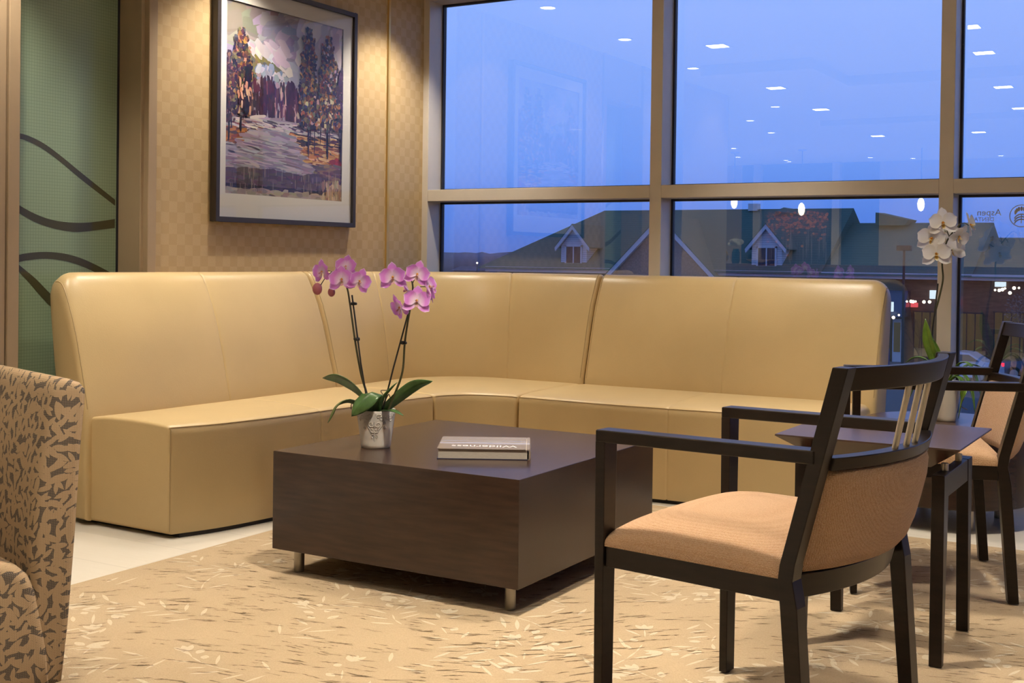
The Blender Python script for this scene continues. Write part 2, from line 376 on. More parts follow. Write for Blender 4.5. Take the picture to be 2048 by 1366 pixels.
# ================================================================ the room
XW, YF, YG, ZC = -4.2, 6.07, 6.22, 2.70        # picture wall, window frame face, glass, ceiling
def struct(name, g, mats, parent=None, **k):
    o = g.obj(name, mats, parent, **k); 
    if parent is None: o['kind'] = 'structure'
    return o
struct('floor', G().box(-8, 5, -7, 6.33, -.12, 0), M['floor'])
struct('ceiling', G().box(-8, 5, -7, 6.33, ZC, ZC+.15), M['white_ceiling'])
# ceiling clouds: lowered panels whose edges show in the window's reflection
def cloud(name, poly, h=.085):
    struct(name, G().hexa([(x, y, ZC-h) for x, y in poly], [(x, y, ZC) for x, y in poly]), M['white_ceiling'])
cloud('ceiling_panel', [(-3.76, 3.03), (-3.76, -.45), (3.5, -.45), (3.5, 1.97), (-2.83, 1.97), (-2.83, 3.03)][::-1])
cloud('ceiling_panel', [(-3.94, -.98), (-3.94, -4.0), (3.5, -4.0), (3.5, -.98)][::-1])
struct('wall_left', G().box(-4.5, XW, 3.93, 6.07, 0, ZC), M['wallpaper'])
struct('wall_left', G().box(-4.5, XW, 1.2, 2.98, 0, ZC), M['plain_wall'])
struct('wall_partition_back', G().box(-5.9, -5.8, 1.2, 6.3, 0, ZC), M['dark_wall'])
struct('wall_partition_end', G().box(-5.8, -4.5, 6.1, 6.3, 0, ZC), M['dark_wall'])
struct('wall_partition_side', G().box(-8, -4.5, 1.1, 1.2, 0, ZC), M['plain_wall'])
struct('wall_far_left', G().box(-8.1, -8, -7, 1.2, 0, ZC), M['plain_wall'])
struct('wall_right', G().box(5, 5.1, -7, 6.33, 0, ZC), M['plain_wall'])
gb = G().box(-8, -7.0, -7.1, -7, 0, ZC).box(-4.75, 5, -7.1, -7, 0, ZC)
struct('wall_back', gb, M['plain_wall'])
struct('wall_back', G().box(-7.0, -4.75, -7.1, -7, 0, ZC), M['dark_wall'])
struct('trim_1', G().box(XW-.01, XW+.012, 5.701, 5.718, 0, ZC), M['brass'])
struct('baseboard_left', G().box(XW-.02, XW+.012, 3.97, 6.07, 0, .1), M['cream_base'])

# frosted partition: post, reveal, casing, glass
g = G().box(-4.45, XW+.02, 3.166, 3.219, 0, ZC).box(-4.45, XW+.012, 2.98, 3.160, 0, ZC)
struct('trim_2', g, M['taupe'], bevel=.003)
g = G().box(-4.45, -4.215, 3.885, 3.93, 0, ZC).box(-4.23, XW+.018, 3.893, 3.943, 0, ZC).box(-4.222, -4.212, 3.876, 3.9, 0, ZC)
struct('trim_3', g, M['taupe'], bevel=.003)
struct('trim_4', G().box(-4.45, -4.2, 3.219, 3.885, 2.36, ZC), M['taupe'])
pw = tag(link('window_4', None), kind='structure')
G().box(-4.378, -4.366, 3.22, 3.877, .02, 2.36).obj('frosted_pane', M['frost'], pw)
G().box(-4.382, -4.362, 3.875, 3.888, 0, 2.36).obj('gasket_or_shadow', M['gasket_or_shadow'], pw)  # black strip put in for the shadow line of the gap here
def band(top, bot):
    n = 24; a = resample(spline([(0, y, z) for y, z in top], 8), n); b = resample(spline([(0, y, z) for y, z in bot], 8), n)
    secs = [[V((-4.3665, p.y, p.z)), V((-4.3652, p.y, p.z)), V((-4.3652, q.y, q.z)), V((-4.3665, q.y, q.z))] for p, q in zip(a, b)]
    G().loft(secs).obj('clear_stripe', M['dark_band'], pw)
band([(3.22, 1.60), (3.352, 1.598), (3.416, 1.588), (3.489, 1.562), (3.575, 1.516), (3.686, 1.45), (3.868, 1.345)],
     [(3.22, 1.578), (3.352, 1.576), (3.416, 1.563), (3.489, 1.535), (3.575, 1.488), (3.686, 1.42), (3.868, 1.318)])
band([(3.23, 1.355), (3.349, 1.302), (3.431, 1.267), (3.514, 1.244), (3.611, 1.234), (3.722, 1.237), (3.868, 1.257)],
     [(3.23, 1.325), (3.35, 1.268), (3.431, 1.232), (3.514, 1.209), (3.611, 1.195), (3.688, 1.195), (3.868, 1.217)])
band([(3.25, 1.06), (3.351, 1.088), (3.412, 1.099), (3.494, 1.104), (3.58, 1.099), (3.667, 1.082), (3.758, 1.051), (3.868, 1.005)],
     [(3.25, 1.03), (3.351, 1.058), (3.412, 1.069), (3.495, 1.075), (3.58, 1.068), (3.645, 1.055), (3.735, 1.025), (3.868, .97)])
band([(3.30, 1.09), (3.351, 1.055), (3.394, 1.025), (3.45, .985), (3.55, .90), (3.7, .80), (3.868, .72)],
     [(3.30, 1.06), (3.351, 1.03), (3.38, 1.0), (3.41, .975), (3.52, .87), (3.67, .77), (3.868, .69)])

# window wall: three bays, each a frame with an upper and a lower pane
TR0, TR1, SILL = 1.438, 1.507, .15
xs = [(-4.235, -4.159), (-2.709, -2.641), (-1.204, -1.137), (.30, .367), (1.80, 1.87), (3.30, 3.37), (4.93, 5.0)]
for i, (a, b) in enumerate(xs):
    g = G().box(a, b, YF, YG+.02, 0, ZC); struct('trim_%d' % (5+i), g, M['alum'], bevel=.0025)
for i in range(6):
    a, b = xs[i][1], xs[i+1][0]; r = tag(link('window_%d' % (i+1 if i < 3 else i+2), None), kind='structure')
    G().box(a, b, YF, YG+.02, TR0, TR1).obj('transom', M['alum'], r, bevel=.0025)
    G().box(a, b, YF, YG+.02, .06, SILL).obj('sill_rail', M['alum'], r, bevel=.0025)
    G().box(a, b, YF, YG+.02, ZC-.06, ZC).obj('head_rail', M['alum'], r, bevel=.0025)
    for z0, z1, nm in ((SILL, TR0, 'lower_pane'), (TR1, ZC-.06, 'upper_pane')):
        G().box(a-.004, b+.004, YG-.003, YG+.003, z0-.004, z1+.004).obj(nm, M['glass'], r)
        q = .012; g = G()
        for c in ((a, a+q, z0, z1), (b-q, b, z0, z1), (a+q, b-q, z0, z0+q), (a+q, b-q, z1-q, z1)): g.box(c[0], c[1], YG-.012, YG+.016, c[2], c[3])
        g.obj('gasket_or_shadow', M['gasket_or_shadow'], r)
    if i == 2: W3 = r
struct('baseboard_window', G().box(-4.2, 5, 6.0, YF+.1, 0, .06).box(-4.2, 5, YF-.012, YF+.1, .06, .085), M['cream_base'], bevel=.004)

# lettering stuck on the outside of the third bay: it reads backwards from in here
M['decal'] = pbr('white_vinyl', (.85, .87, .9), .6)
def decal(body, size, x, z):
    me = text_mesh(body, size, .0003); me.materials.append(M['decal']); o = link('vinyl_lettering', me, W3)
    o.matrix_world = Matrix(((-1, 0, 0, x), (0, 0, 1, YG+.0045), (0, 1, 0, z), (0, 0, 0, 1)))
    return o
decal('Aspen', .044, -.945, 1.338); decal('DENTAL', .028, -.976, 1.310)
g = G()
def arc_strip(cx, cz, r0, r1, a0, a1, n=24):
    p = []; q = []
    for k in range(n+1):
        a = lerp(a0, a1, k/n); p.append((cx+r0*math.cos(a), cz+r0*math.sin(a))); q.append((cx+r1*math.cos(a), cz+r1*math.sin(a)))
    secs = [[V((u[0], YG+.0042, u[1])), V((v_[0], YG+.0042, v_[1])), V((v_[0], YG+.0050, v_[1])), V((u[0], YG+.0050, u[1]))] for u, v_ in zip(p, q)]
    g.loft(secs)
arc_strip(-.855, 1.335, .050, .054, 0, 2*PI)
for k in range(3): arc_strip(-.855, 1.28-.012*k+.03, .03, .036, PI*.12, PI*.88, 12)
for k in range(7):
    a = PI*(.1+.8*k/6); c = V((-.855+.028*math.cos(a), 0, 1.345+.024*math.sin(a)))
    g.lathe([(0, -.0004), (.009, -.0004), (.009, .0004), (0, .0004)], (0, 0, 0), 10)
    n = 10*4
    for i in range(len(g.v)-n, len(g.v)): q = g.v[i]; g.v[i] = V((c.x+q.x*.6, YG+.0046+q.z, c.z+q.y*1.3))
g.box(-.857, -.853, YG+.0042, YG+.005, 1.30, 1.345)
g.obj('vinyl_emblem', M['decal'], W3)

# ---------------------------------------------------------------- ceiling lamps
def lamp(name, label, x, y, square=False, z=ZC, power=None, spread=98, group=None):
    t = thing(name, label, 'ceiling light', (x, y, z), 0, group)
    if square:
        g = G(); a, b = .085, .07
        for c in ((-a, -b, -a, a), (b, a, -a, a), (-b, b, -a, -b), (-b, b, b, a)): g.box(c[0], c[1], c[2], c[3], -.006, 0)
        g.obj('trim_frame', M['white_ceiling'], t); G().box(-b, b, -b, b, -.004, -.001).obj('lens', M['lamp_face'], t)
    else:
        G().lathe([(.045, -.002), (.052, -.008), (.06, -.004), (.06, 0), (.045, 0)], n=28).obj('trim_ring', M['white_ceiling'], t, smooth=40)
        G().lathe([(0, -.003), (.045, -.003), (.045, -.001), (0, -.001)], n=24).obj('lens', M['lamp_face'], t)
    ld = bpy.data.lights.new(name+'_light', 'SPOT'); ld.energy = power if power is not None else (SPOT_SQUARE if square else SPOT_ROUND)
    ld.color = LAMP_COL; ld.spot_size = math.radians(spread); ld.spot_blend = .7; ld.shadow_soft_size = .09 if square else .045
    lo = link('light', ld, t); lo.location = (0, 0, -.02)
    if not square and y > 1: lo.rotation_euler = (0, math.radians(9), 0)      # wall washers lean to the wall
    return t
for x, y, pw_ in ((-3.76, 5.63, 1), (-3.80, 4.40, 1.0), (-3.86, 2.95, 1), (-3.92, 1.60, 1), (-4.05, .24, .6), (-4.7, -.84, .6), (-4.9, -2.18, .6), (-6.5, -5.4, .6), (-6.0, -6.2, .6), (-4.7, -6.2, .6), (-4.15, -6.55, 2.2), (-2.9, -6.55, 2.2), (-1.6, -6.55, 2.2), (-6.05, -6.5, 2.6), (-6.05, -4.0, 2.4)):  # last five are added to brighten the back wall, print and counter flowers
    lamp('round_downlight', 'small round recessed downlight in the white ceiling', x, y, power=SPOT_ROUND*pw_, group='round downlights')
def zc(x, y): return ZC-.085 if ((-.45 < y < 1.97) or (-4 < y < -.98) or (y < 3.03 and x < -2.83)) else ZC
for x, y, pw_ in ((-.75, 4.50, 1.45), (-3.30, 3.85, .7), (-3.42, 2.13, .45), (-3.50, .5, .6), (-3.62, -2.25, 2), (-1.54, 3.80, .7), (-1.62, 2.70, 2.7), (-1.68, 1.38, 1.0), (-1.76, -.18, 2), (-2.49, -2.27, 2), (.4, 3.8, 1.2), (.4, 1.38, 1), (.4, -2.2, 2), (2.6, 2.7, 1.6), (2.6, -1.0, 2), (-6.3, -2.2, 2), (-2.0, 5.35, .9)):  # first lamp added to brighten the orchid, those right of camera as unseen fill
    lamp('square_downlight', 'square recessed downlight in the white ceiling', x, y, True, zc(x, y), SPOT_SQUARE*pw_, 92 if pw_ in (2.7, 1.45, 1.0) else 78, 'square downlights')

# ================================================================ sofa
def offset_poly(poly, e):
    n = len(poly); out = []
    A = sum(poly[i][0]*poly[(i+1) % n][1]-poly[(i+1) % n][0]*poly[i][1] for i in range(n)); s = 1 if A > 0 else -1
    for i in range(n):
        p, q, r = poly[i-1], poly[i], poly[(i+1) % n]
        d1 = V((q[0]-p[0], q[1]-p[1])); d2 = V((r[0]-q[0], r[1]-q[1]))
        d1 = d1.normalized() if d1.length > 1e-9 else V((1, 0)); d2 = d2.normalized() if d2.length > 1e-9 else d1
        n1 = V((-d1.y, d1.x))*s; n2 = V((-d2.y, d2.x))*s; b = n1+n2; b = b/max(.6, b.dot(b)/2+.0) if b.length > 1e-6 else n1
        out.append((q[0]+b.x*e, q[1]+b.y*e))
    return out
def ss(path, total):  # arc-length list
    Ls = [0]
    for a, b in zip(path, path[1:]): Ls.append(Ls[-1]+(b-a).length)
    return Ls
BACK = [(0.0, .02), (0.0, .22), (.0, .42), (.010, .47), (.026, .53), (.046, .60), (.068, .68), (.094, .77), (.124, .855), (.158, .93), (.180, .972), (.196, .998), (.212, 1.013), (.232, 1.020), (.256, 1.019), (.276, 1.008), (.286, .985), (.280, .90), (.255, .70), (.215, .45), (.17, .22), (.14, .02)]
def end_e(d, r): return 0 if d >= r else r-math.sqrt(max(0, r*r-(r-d)**2))
def backrest(path, outs, r0, r1, c0, c1, parent, seams=(.5,)):
    n = 90; P = resample(path, n); O = resample([V(o) for o in outs], n); S = ss(P, n); T = S[-1]
    # dense samples near the ends and the stitched seam
    us = sorted(set([i/40 for i in range(41)]+[k/T*x for k in (0, .002, .006, .012, .02, .032, .05, .07, .1) for x in (1,)]+[1-k/T for k in (0, .002, .006, .012, .02, .032, .05, .07, .1)]+[sm+d/T for sm in seams for d in (-.012, -.005, 0, .005, .012)]))
    secs = []
    for u in us:
        x = u*(n-1); i = min(n-2, int(x)); p = P[i].lerp(P[i+1], x-i); o = O[i].lerp(O[i+1], x-i).normalized(); s = u*T
        e = max(end_e(s, r0), end_e(T-s, r1)); puff = .010*(1-(2*u-1)**4)
        for sm in seams:
            d = abs(u-sm)*T
            if d < .006: e += .0042*(1-d/.006)
            puff -= .004*math.exp(-(d/.05)**2)
        drop = max(end_e(s, c0) if c0 else 0, end_e(T-s, c1) if c1 else 0)
        q = offset_poly(BACK, e); sec = []
        for k, (dd, z) in enumerate(q):
            if z > .6: z = .6+(z-.6)*(1.02-.6-drop)/(1.02-.6)
            if 3 <= k <= 11: dd -= puff*math.sin(PI*(z-.42)/.62) if .42 < z < 1.04 else 0
            sec.append(V((p.x+o.x*dd, p.y+o.y*dd, z)))
        secs.append(sec)
    b = G().loft(secs).obj('backrest', M['leather'], parent, smooth=42)
    # stitched welt lines that run around both ends of the cushion
    for u0 in (.014/T, 1-.014/T) :
        x = u0*(n-1); i = min(n-2, int(x)); p = P[i].lerp(P[i+1], x-i); o = O[i].lerp(O[i+1], x-i).normalized(); dr = max(end_e(u0*T, c0) if c0 else 0, end_e(T-u0*T, c1) if c1 else 0)
        e = max(end_e(u0*T, r0), end_e(T-u0*T, r1)); pts = []
        for dd, z in offset_poly(BACK, e-.0003)[3:15]:
            if z > .6: z = .6+(z-.6)*(1.02-.6-dr)/(1.02-.6)
            pts.append((p.x+o.x*dd, p.y+o.y*dd, z))
        G().tube(pts, .0022, 6).obj('welt', M['seam'], b, smooth=60)
    return b
def seat(front, back, parent, r0, r1, seams=(.5,)):
    n = 60; Fp = resample(front, n); Bp = resample(back, n); T = ss(Fp, n)[-1]
    us = sorted(set([i/30 for i in range(31)]+[k/T for k in (.001, .003, .007, .012, .02, .035)]+[1-k/T for k in (.001, .003, .007, .012, .02, .035)]+[sm+d/T for sm in seams for d in (-.012, -.005, 0, .005, .012)]))
    secs = []; topf = []
    for u in us:
        x = u*(n-1); i = min(n-2, int(x)); f = Fp[i].lerp(Fp[i+1], x-i); b = Bp[i].lerp(Bp[i+1], x-i); d = b-f; Ln = d.length; d = d/Ln; s = u*T
        e = max(end_e(s, r0), end_e(T-s, r1)); cr = .008*(1-(2*u-1)**4)
        for sm in seams:
            q = abs(u-sm)*T
            if q < .006: e += .003*(1-q/.006)
        pf = [(.004, .018), (-.001, .05), (-.002, .25), (0, .40), (.002, .418), (.007, .430), (.016, .4375), (.035, .441+cr*.2), (.12, .446+cr*.7), (Ln*.5, .449+cr), (Ln*.82, .447+cr), (Ln-.004, .440), (Ln+.06, .42), (Ln+.06, .018)]
        q = offset_poly(pf, e); secs.append([V((f.x+d.x*a, f.y+d.y*a, z)) for a, z in q])
        a, z = q[5]; topf.append(V((f.x+d.x*(a-.001), f.y+d.y*(a-.001), z+.001)))
    o = G().loft(secs).obj('seat', M['leather'], parent, smooth=42)
    G().tube(topf[2:-2], .0018, 6).obj('welt', M['seam'], o, smooth=60)
    return o
sofa = thing('sectional_sofa', 'long curved corner sofa in cream leather along the wallpapered wall and the window', 'sofa', (-3.6, 5.3, 0))
inv = Matrix.Translation((3.6, -5.3, 0))
XB, YB, RC = -3.88, 5.79, .40
b1 = spline([(-3.955, 3.365, 0), (-3.915, 3.65, 0), (-3.89, 4.1, 0), (XB, 4.55, 0), (XB, 4.882, 0)], 8)
arcp = [V((XB+RC-RC*math.cos(a), YB-RC+RC*math.sin(a), 0)) for a in [PI/2*k/24 for k in range(25)]]
b2 = [V((XB, 4.890, 0))]+arcp+[V((-2.962, YB, 0))]
b3 = [V((-2.954, YB, 0)), V((-1.415, YB, 0))]
def outs_for(path):
    p = resample(path, 90); o = []
    for i in range(90):
        d = (p[min(89, i+1)]-p[max(0, i-1)]).normalized(); o.append(V((-d.y, d.x, 0)))
    return o
backs = [backrest(b1, outs_for(b1), .02, .016, .085, 0, sofa), backrest(b2, outs_for(b2), .016, .016, 0, 0, sofa, (.27, .72)), backrest(b3, outs_for(b3), .016, .02, 0, .085, sofa)]
f1 = spline([(-3.505, 3.384, 0), (-3.43, 3.6, 0), (-3.385, 3.9, 0), (-3.362, 4.2, 0), (-3.33, 4.6, 0), (-3.293, 4.882, 0)], 8)
f2 = spline([(-3.292, 4.890, 0), (-3.265, 4.965, 0), (-3.205, 5.04, 0), (-3.10, 5.088, 0), (-2.962, 5.104, 0)], 8)
f3 = spline([(-2.954, 5.104, 0), (-2.6, 5.092, 0), (-2.2, 5.104, 0), (-1.85, 5.15, 0), (-1.55, 5.25, 0), (-1.425, 5.30, 0)], 8)
s1b = [V((-3.95, 3.392, 0)), V((-3.92, 3.65, 0)), V((-3.90, 4.1, 0)), V((XB-.01, 4.55, 0)), V((XB-.01, 4.882, 0))]
seats = [seat(f1, s1b, sofa, .014, .012), seat(f2, [V((p.x, p.y, 0)) for p in b2], sofa, .012, .012, ()), seat(f3, [V((-2.954, YB, 0)), V((-1.6, YB, 0)), V((-1.44, YB-.03, 0))], sofa, .012, .03)]
g = G()
for f, b in ((f1, s1b), (f2, b2), (f3, b3)):
    Fp = resample(f, 30); Bp = resample(b, 30)
    g.loft([[p.lerp(q, .03)+V((0, 0, .0)), p.lerp(q, .03)+V((0, 0, .03)), q+(q-p)*.15+V((0, 0, .03)), q+(q-p)*.15] for p, q in list(zip(Fp, Bp))[1:-1]])
plinth = g.obj('plinth', M['plinth'], sofa)
G().tube([(-3.5045, 3.3865, .03), (-3.5055, 3.386, .25), (-3.5045, 3.3875, .425)], .0020, 6).obj('welt', M['seam'], seats[0], smooth=60)
for o in backs+seats+[plinth]: o.matrix_parent_inverse = inv

# ================================================================ framed picture
pic = thing('framed_picture', 'large charcoal framed landscape painting with a wide white mat on the checked wall', 'picture', (XW, 4.835, 1.85))
pinv = Matrix.Translation((-XW, -4.835, -1.85))
y0, y1, z0, z1 = 4.295, 5.372, 1.261, 2.437; iy0, iy1, iz0, iz1 = 4.374, 5.268, 1.400, 2.335; fwid = .024
g = G()
for c in ((y0, y0+fwid, z0, z1), (y1-fwid, y1, z0, z1), (y0+fwid, y1-fwid, z0, z0+fwid), (y0+fwid, y1-fwid, z1-fwid, z1)): g.box(XW+.001, XW+.042, c[0], c[1], c[2], c[3])
parts = [g.obj('frame', M['pframe'], pic, bevel=.002)]
g = G()
for c in ((y0+.02, iy0, z0+.02, z1-.02), (iy1, y1-.02, z0+.02, z1-.02), (iy0, iy1, z0+.02, iz0), (iy0, iy1, iz1, z1-.02)): g.box(XW+.022, XW+.0245, c[0], c[1], c[2], c[3])
parts.append(g.obj('mat_board', M['mat_board'], pic))
parts.append(G().box(XW+.030, XW+.0325, y0+.02, y1-.02, z0+.02, z1-.02).obj('glazing', M['pic_glass'], pic))
# the painting itself: layered brush strokes with their own pigments
rg = random.Random(11); PV = []; PF = []; PC = []
def lin(c): return tuple((x/255/12.92 if x/255 <= .04045 else ((x/255+.055)/1.055)**2.4) for x in c)
cnt = [0]
def stroke(u, v, wd, ht, ang, c, jit=10):
    k = cnt[0]; cnt[0] += 1; x = XW+.0160+k*1.6e-6; n = 7; b = len(PV); ids = []
    c = tuple(max(4, min(250, q+rg.uniform(-jit, jit))) for q in c); cl = lin(c)
    for i in range(n):
        a = 2*PI*i/n+rg.uniform(-.25, .25); r = rg.uniform(.75, 1.1)
        du = wd*r*math.copysign(abs(math.cos(a))**.7, math.cos(a)); dv = ht*r*math.copysign(abs(math.sin(a))**.7, math.sin(a))
        uu = u+du*math.cos(ang)-dv*math.sin(ang); vv = v+(du*math.sin(ang)+dv*math.cos(ang))
        uu = min(1, max(0, uu)); vv = min(1, max(0, vv))
        PV.append((x, iy0-.002+uu*(iy1-iy0+.004), iz0-.002+vv*(iz1-iz0+.004))); PC.append((*cl, 1)); ids.append(b+i)
    PF.append(ids)
def fill(u0, u1, v0, v1, cols, n, wd, ht, ang=0, ja=.4, shape=None):
    for _ in range(n):
        for _t in range(20):
            u = rg.uniform(u0, u1); v = rg.uniform(v0, v1)
            if shape is None or shape(u, v): break
        stroke(u, v, wd*rg.uniform(.6, 1.4), ht*rg.uniform(.6, 1.4), ang+rg.uniform(-ja, ja), rg.choice(cols))
stroke(.5, .5, 1.5, 1.5, 0, (168, 158, 168))
fill(0, 1, .6, 1, [(158, 152, 168), (146, 142, 160), (170, 164, 176), (152, 146, 160)], 260, .10, .05, .3, .6)
fill(0, .35, .80, 1, [(142, 132, 124), (158, 148, 142), (132, 124, 124)], 70, .08, .05, .2, .6)
fill(.25, .6, .80, .96, [(138, 132, 150), (146, 140, 156), (160, 154, 168)], 60, .07, .03, .4, .4)
fill(.62, 1, .7, 1, [(198, 190, 202), (208, 200, 210), (184, 176, 194)], 90, .06, .04, .8, .6)
fill(.12, .5, .68, .82, [(196, 188, 196), (206, 196, 200), (180, 172, 184)], 60, .06, .025, -.4, .4)
mt = lambda u, v: v < .79-.36*(u-.12)+.015*math.sin(u*20)
fill(.1, .62, .56, .80, [(128, 112, 76), (108, 102, 72), (138, 118, 70), (98, 98, 98), (116, 106, 94)], 240, .035, .014, -.45, .4, mt)
fill(.25, .6, .54, .70, [(150, 158, 176), (190, 186, 198), (122, 140, 172), (168, 150, 158), (204, 196, 200)], 110, .024, .018, .4, 1, mt)
fill(.0, 1, .42, .58, [(66, 44, 66), (54, 40, 62), (88, 52, 70), (46, 36, 58), (112, 72, 80)], 300, .012, .04, 0, .2)
fill(.38, .6, .42, .57, [(192, 148, 160), (96, 56, 80), (208, 170, 168), (74, 46, 84)], 70, .010, .04, 0, .15)
for cu, w_ in ((.30, .022), (.365, .02), (.53, .03)): fill(cu-w_, cu+w_, .40, .62, [(64, 36, 58), (78, 42, 66), (56, 32, 56)], 60, .011, .03, 0, .3)
fill(0, 1, .26, .42, [(200, 188, 190), (212, 202, 200), (178, 166, 180), (162, 150, 168)], 200, .06, .008, 0, .12)
fill(0, 1, .35, .40, [(224, 214, 206), (208, 196, 198), (90, 66, 92), (140, 84, 96)], 80, .04, .005, -.05, .15)
fill(0, .27, .27, .345, [(160, 98, 52), (184, 120, 68), (128, 76, 52), (84, 56, 60)], 130, .035, .007, .1, .15)
fill(.5, 1, .20, .35, [(188, 126, 68), (208, 152, 90), (160, 98, 58), (124, 74, 58), (222, 184, 134)], 260, .04, .007, -.05, .15, lambda u, v: u > .50+(.35-v)*.9)
fill(.55, 1, .295, .355, [(56, 38, 48), (76, 48, 54), (212, 176, 124)], 70, .04, .005, -.03, .1)
rd = lambda u, v: u < .53+(.345-v)*1.0 and u > .20-(.345-v)*1.2
fill(0, .78, .13, .345, [(164, 152, 168), (150, 138, 156), (178, 166, 178), (142, 130, 148)], 300, .06, .009, -.06, .12, rd)
fill(.03, .6, .14, .30, [(186, 176, 186), (124, 110, 130)], 50, .07, .004, -.05, .1, rd)
fill(.90, .99, .20, .24, [(134, 38, 44), (156, 52, 52)], 14, .03, .014, 0, .1)
fill(.78, 1, .10, .20, [(118, 92, 106), (146, 114, 98), (100, 76, 96)], 80, .05, .010, 0, .12)
fill(0, .84, .035, .135, [(88, 72, 90), (78, 62, 82), (102, 84, 102), (92, 74, 88)], 260, .05, .012, 0, .1)
fill(0, .84, .03, .05, [(44, 34, 54), (58, 46, 64)], 60, .05, .005, 0, .08)
fill(0, 1, 0, .03, [(172, 156, 146), (184, 168, 154), (150, 132, 130)], 90, .04, .012, 0, .1)
fill(.82, 1, 0, .10, [(204, 178, 144), (180, 152, 126), (156, 124, 104)], 60, .010, .025, 0, .1)
for _ in range(70): u = rg.uniform(.03, .99); stroke(u, rg.uniform(.02, .14), .0016, rg.uniform(.01, .045), 0, rg.choice([(170, 152, 140), (56, 44, 62), (180, 164, 146)]))
def tree(cu, v0, v1, hw, cols, n, bare):
    lobes = [rg.uniform(.75, 1.25) for _ in range(40)]
    def sh(u, v):
        f = (v-v0)/(v1-v0); k = lobes[int(f*19)+(20 if u > cu else 0)]
        return abs(u-cu) < hw*k*(.30 if f > .9 else .62 if f > .72 else .9 if f > .5 else 1.0 if f > .2 else .7)
    stroke(cu, (v0+bare)/2, .008, (v0-bare)*.6+.03, 0, (40, 30, 52)); stroke(cu+.018, (v0+bare)/2+.03, .005, (v0-bare)*.5, .02, (52, 36, 54))
    fill(cu-hw*1.4, cu+hw*1.4, v0, v1, cols, n, .0105, .013, .5, 1.5, sh)
fall = [(58, 38, 66), (46, 36, 70), (92, 52, 64), (148, 96, 62), (172, 126, 74), (92, 82, 64), (40, 40, 64), (110, 62, 60), (84, 86, 100), (62, 46, 60), (50, 40, 66), (120, 112, 88)]
tree(.03, .38, .74, .05, [(92, 56, 70), (66, 46, 66), (140, 108, 100), (58, 42, 64)], 200, .30)
tree(.12, .42, .87, .085, fall+[(130, 120, 80), (50, 62, 68), (190, 130, 110)], 620, .36)
tree(.685, .44, .95, .072, fall+[(190, 148, 92)], 620, .27)
tree(.86, .44, .93, .082, fall+[(54, 50, 96), (196, 180, 194), (170, 90, 62)], 720, .28)
tree(.985, .42, .77, .045, [(76, 48, 88), (92, 58, 98), (58, 44, 72)], 200, .27)
fill(.6, .98, .40, .58, fall+[(178, 100, 72), (212, 200, 160), (196, 166, 168), (70, 80, 124)], 460, .011, .014, .4, 1.4)
fill(.145, .19, .44, .66, [(34, 30, 58), (30, 30, 54)], 60, .009, .03, 0, .3); fill(.09, .2, .43, .58, [(206, 146, 124), (214, 172, 150), (60, 44, 66)], 40, .010, .022, 0, .4)
for u in (.70, .735, .79, .845, .86, .965, .985): stroke(u, rg.uniform(.33, .37), .0045, rg.uniform(.05, .08), 0, (48, 32, 50))
me = bpy.data.meshes.new('painting'); me.from_pydata(PV, [], PF); me.materials.append(M['paint'])
ca = me.color_attributes.new('Col', 'FLOAT_COLOR', 'POINT'); ca.data.foreach_set('color', [x for c in PC for x in c])
parts.append(link('painting', me, pic))
for o in parts: o.matrix_parent_inverse = pinv

# ================================================================ coffee table, book
tb = thing('coffee_table', 'low square coffee table, dark espresso box on short steel legs, on the carpet', 'coffee table', (-2.34, 3.711, .008))
G().box(-.49, .49, -.501, .501, .083, .42).obj('body', M['espresso'], tb, bevel=.0015)
for a, b in ((-.425, -.435), (.425, -.435), (-.425, .435), (.425, .435)):
    G().lathe([(0, 0), (.017, 0), (.018, .002), (.018, .084), (0, .084)], (a, b, 0), 20).obj('leg', M['steel'], tb, smooth=40)

bk = thing('book', 'hardback book with a silvery landscape cover lying on the coffee table', 'book', (-2.205, 3.585, .428), math.radians(29.5))
bw, bd = .155, .138
# local +x runs along the front edge; the spine is on the right, the cover faces up and is upside down from here
M['cover'] = None
def cover_mat():
    m, t, o = _new('landscape_cover'); p = N(t, 'BsdfPrincipled'); L(t, p.outputs[0], o.inputs[0])
    v = coords(t, 'Object', (2.2, 17, 1)); f = noise(t, v, 2.2, 4, .6); r = N(t, 'ValToRGB'); sp = N(t, 'SeparateXYZ'); L(t, coords(t), sp.inputs[0])
    g = math_(t, 'ADD', remap(t, sp.outputs[1], -.138, .138, 0, 1), math_(t, 'MULTIPLY', math_(t, 'SUBTRACT', f, .5), .30)); L(t, g, r.inputs[0]); e = r.color_ramp.elements
    e[0].position = .0; e[0].color = (.27, .22, .18, 1); e[1].position = 1; e[1].color = (.27, .22, .19, 1)
    for ps, c in ((.32, (.27, .23, .20)), (.42, (.42, .41, .47)), (.50, (.52, .52, .60)), (.56, (.22, .19, .17)), (.64, (.40, .40, .46)), (.76, (.24, .20, .16)), (.86, (.38, .37, .42))):
        k = e.new(ps); k.color = (*c, 1)
    L(t, r.outputs[0], p.inputs['Base Color']); p.inputs['Roughness'].default_value = .22; p.inputs['Coat Weight'].default_value = .6; p.inputs['Coat Roughness'].default_value = .08; return m
M['cover'] = cover_mat()
fc = G().box(-bw, bw-.012, -bd, bd, .0335, .0362).obj('front_cover', M['cover'], bk, bevel=.0006)
G().box(-bw, bw-.006, -bd, bd, 0, .0028).obj('back_cover', M['navy'], bk, bevel=.0006)
G().box(-bw+.004, bw-.008, -bd+.004, bd-.004, .0028, .0335).obj('page_block', M['pages'], bk)
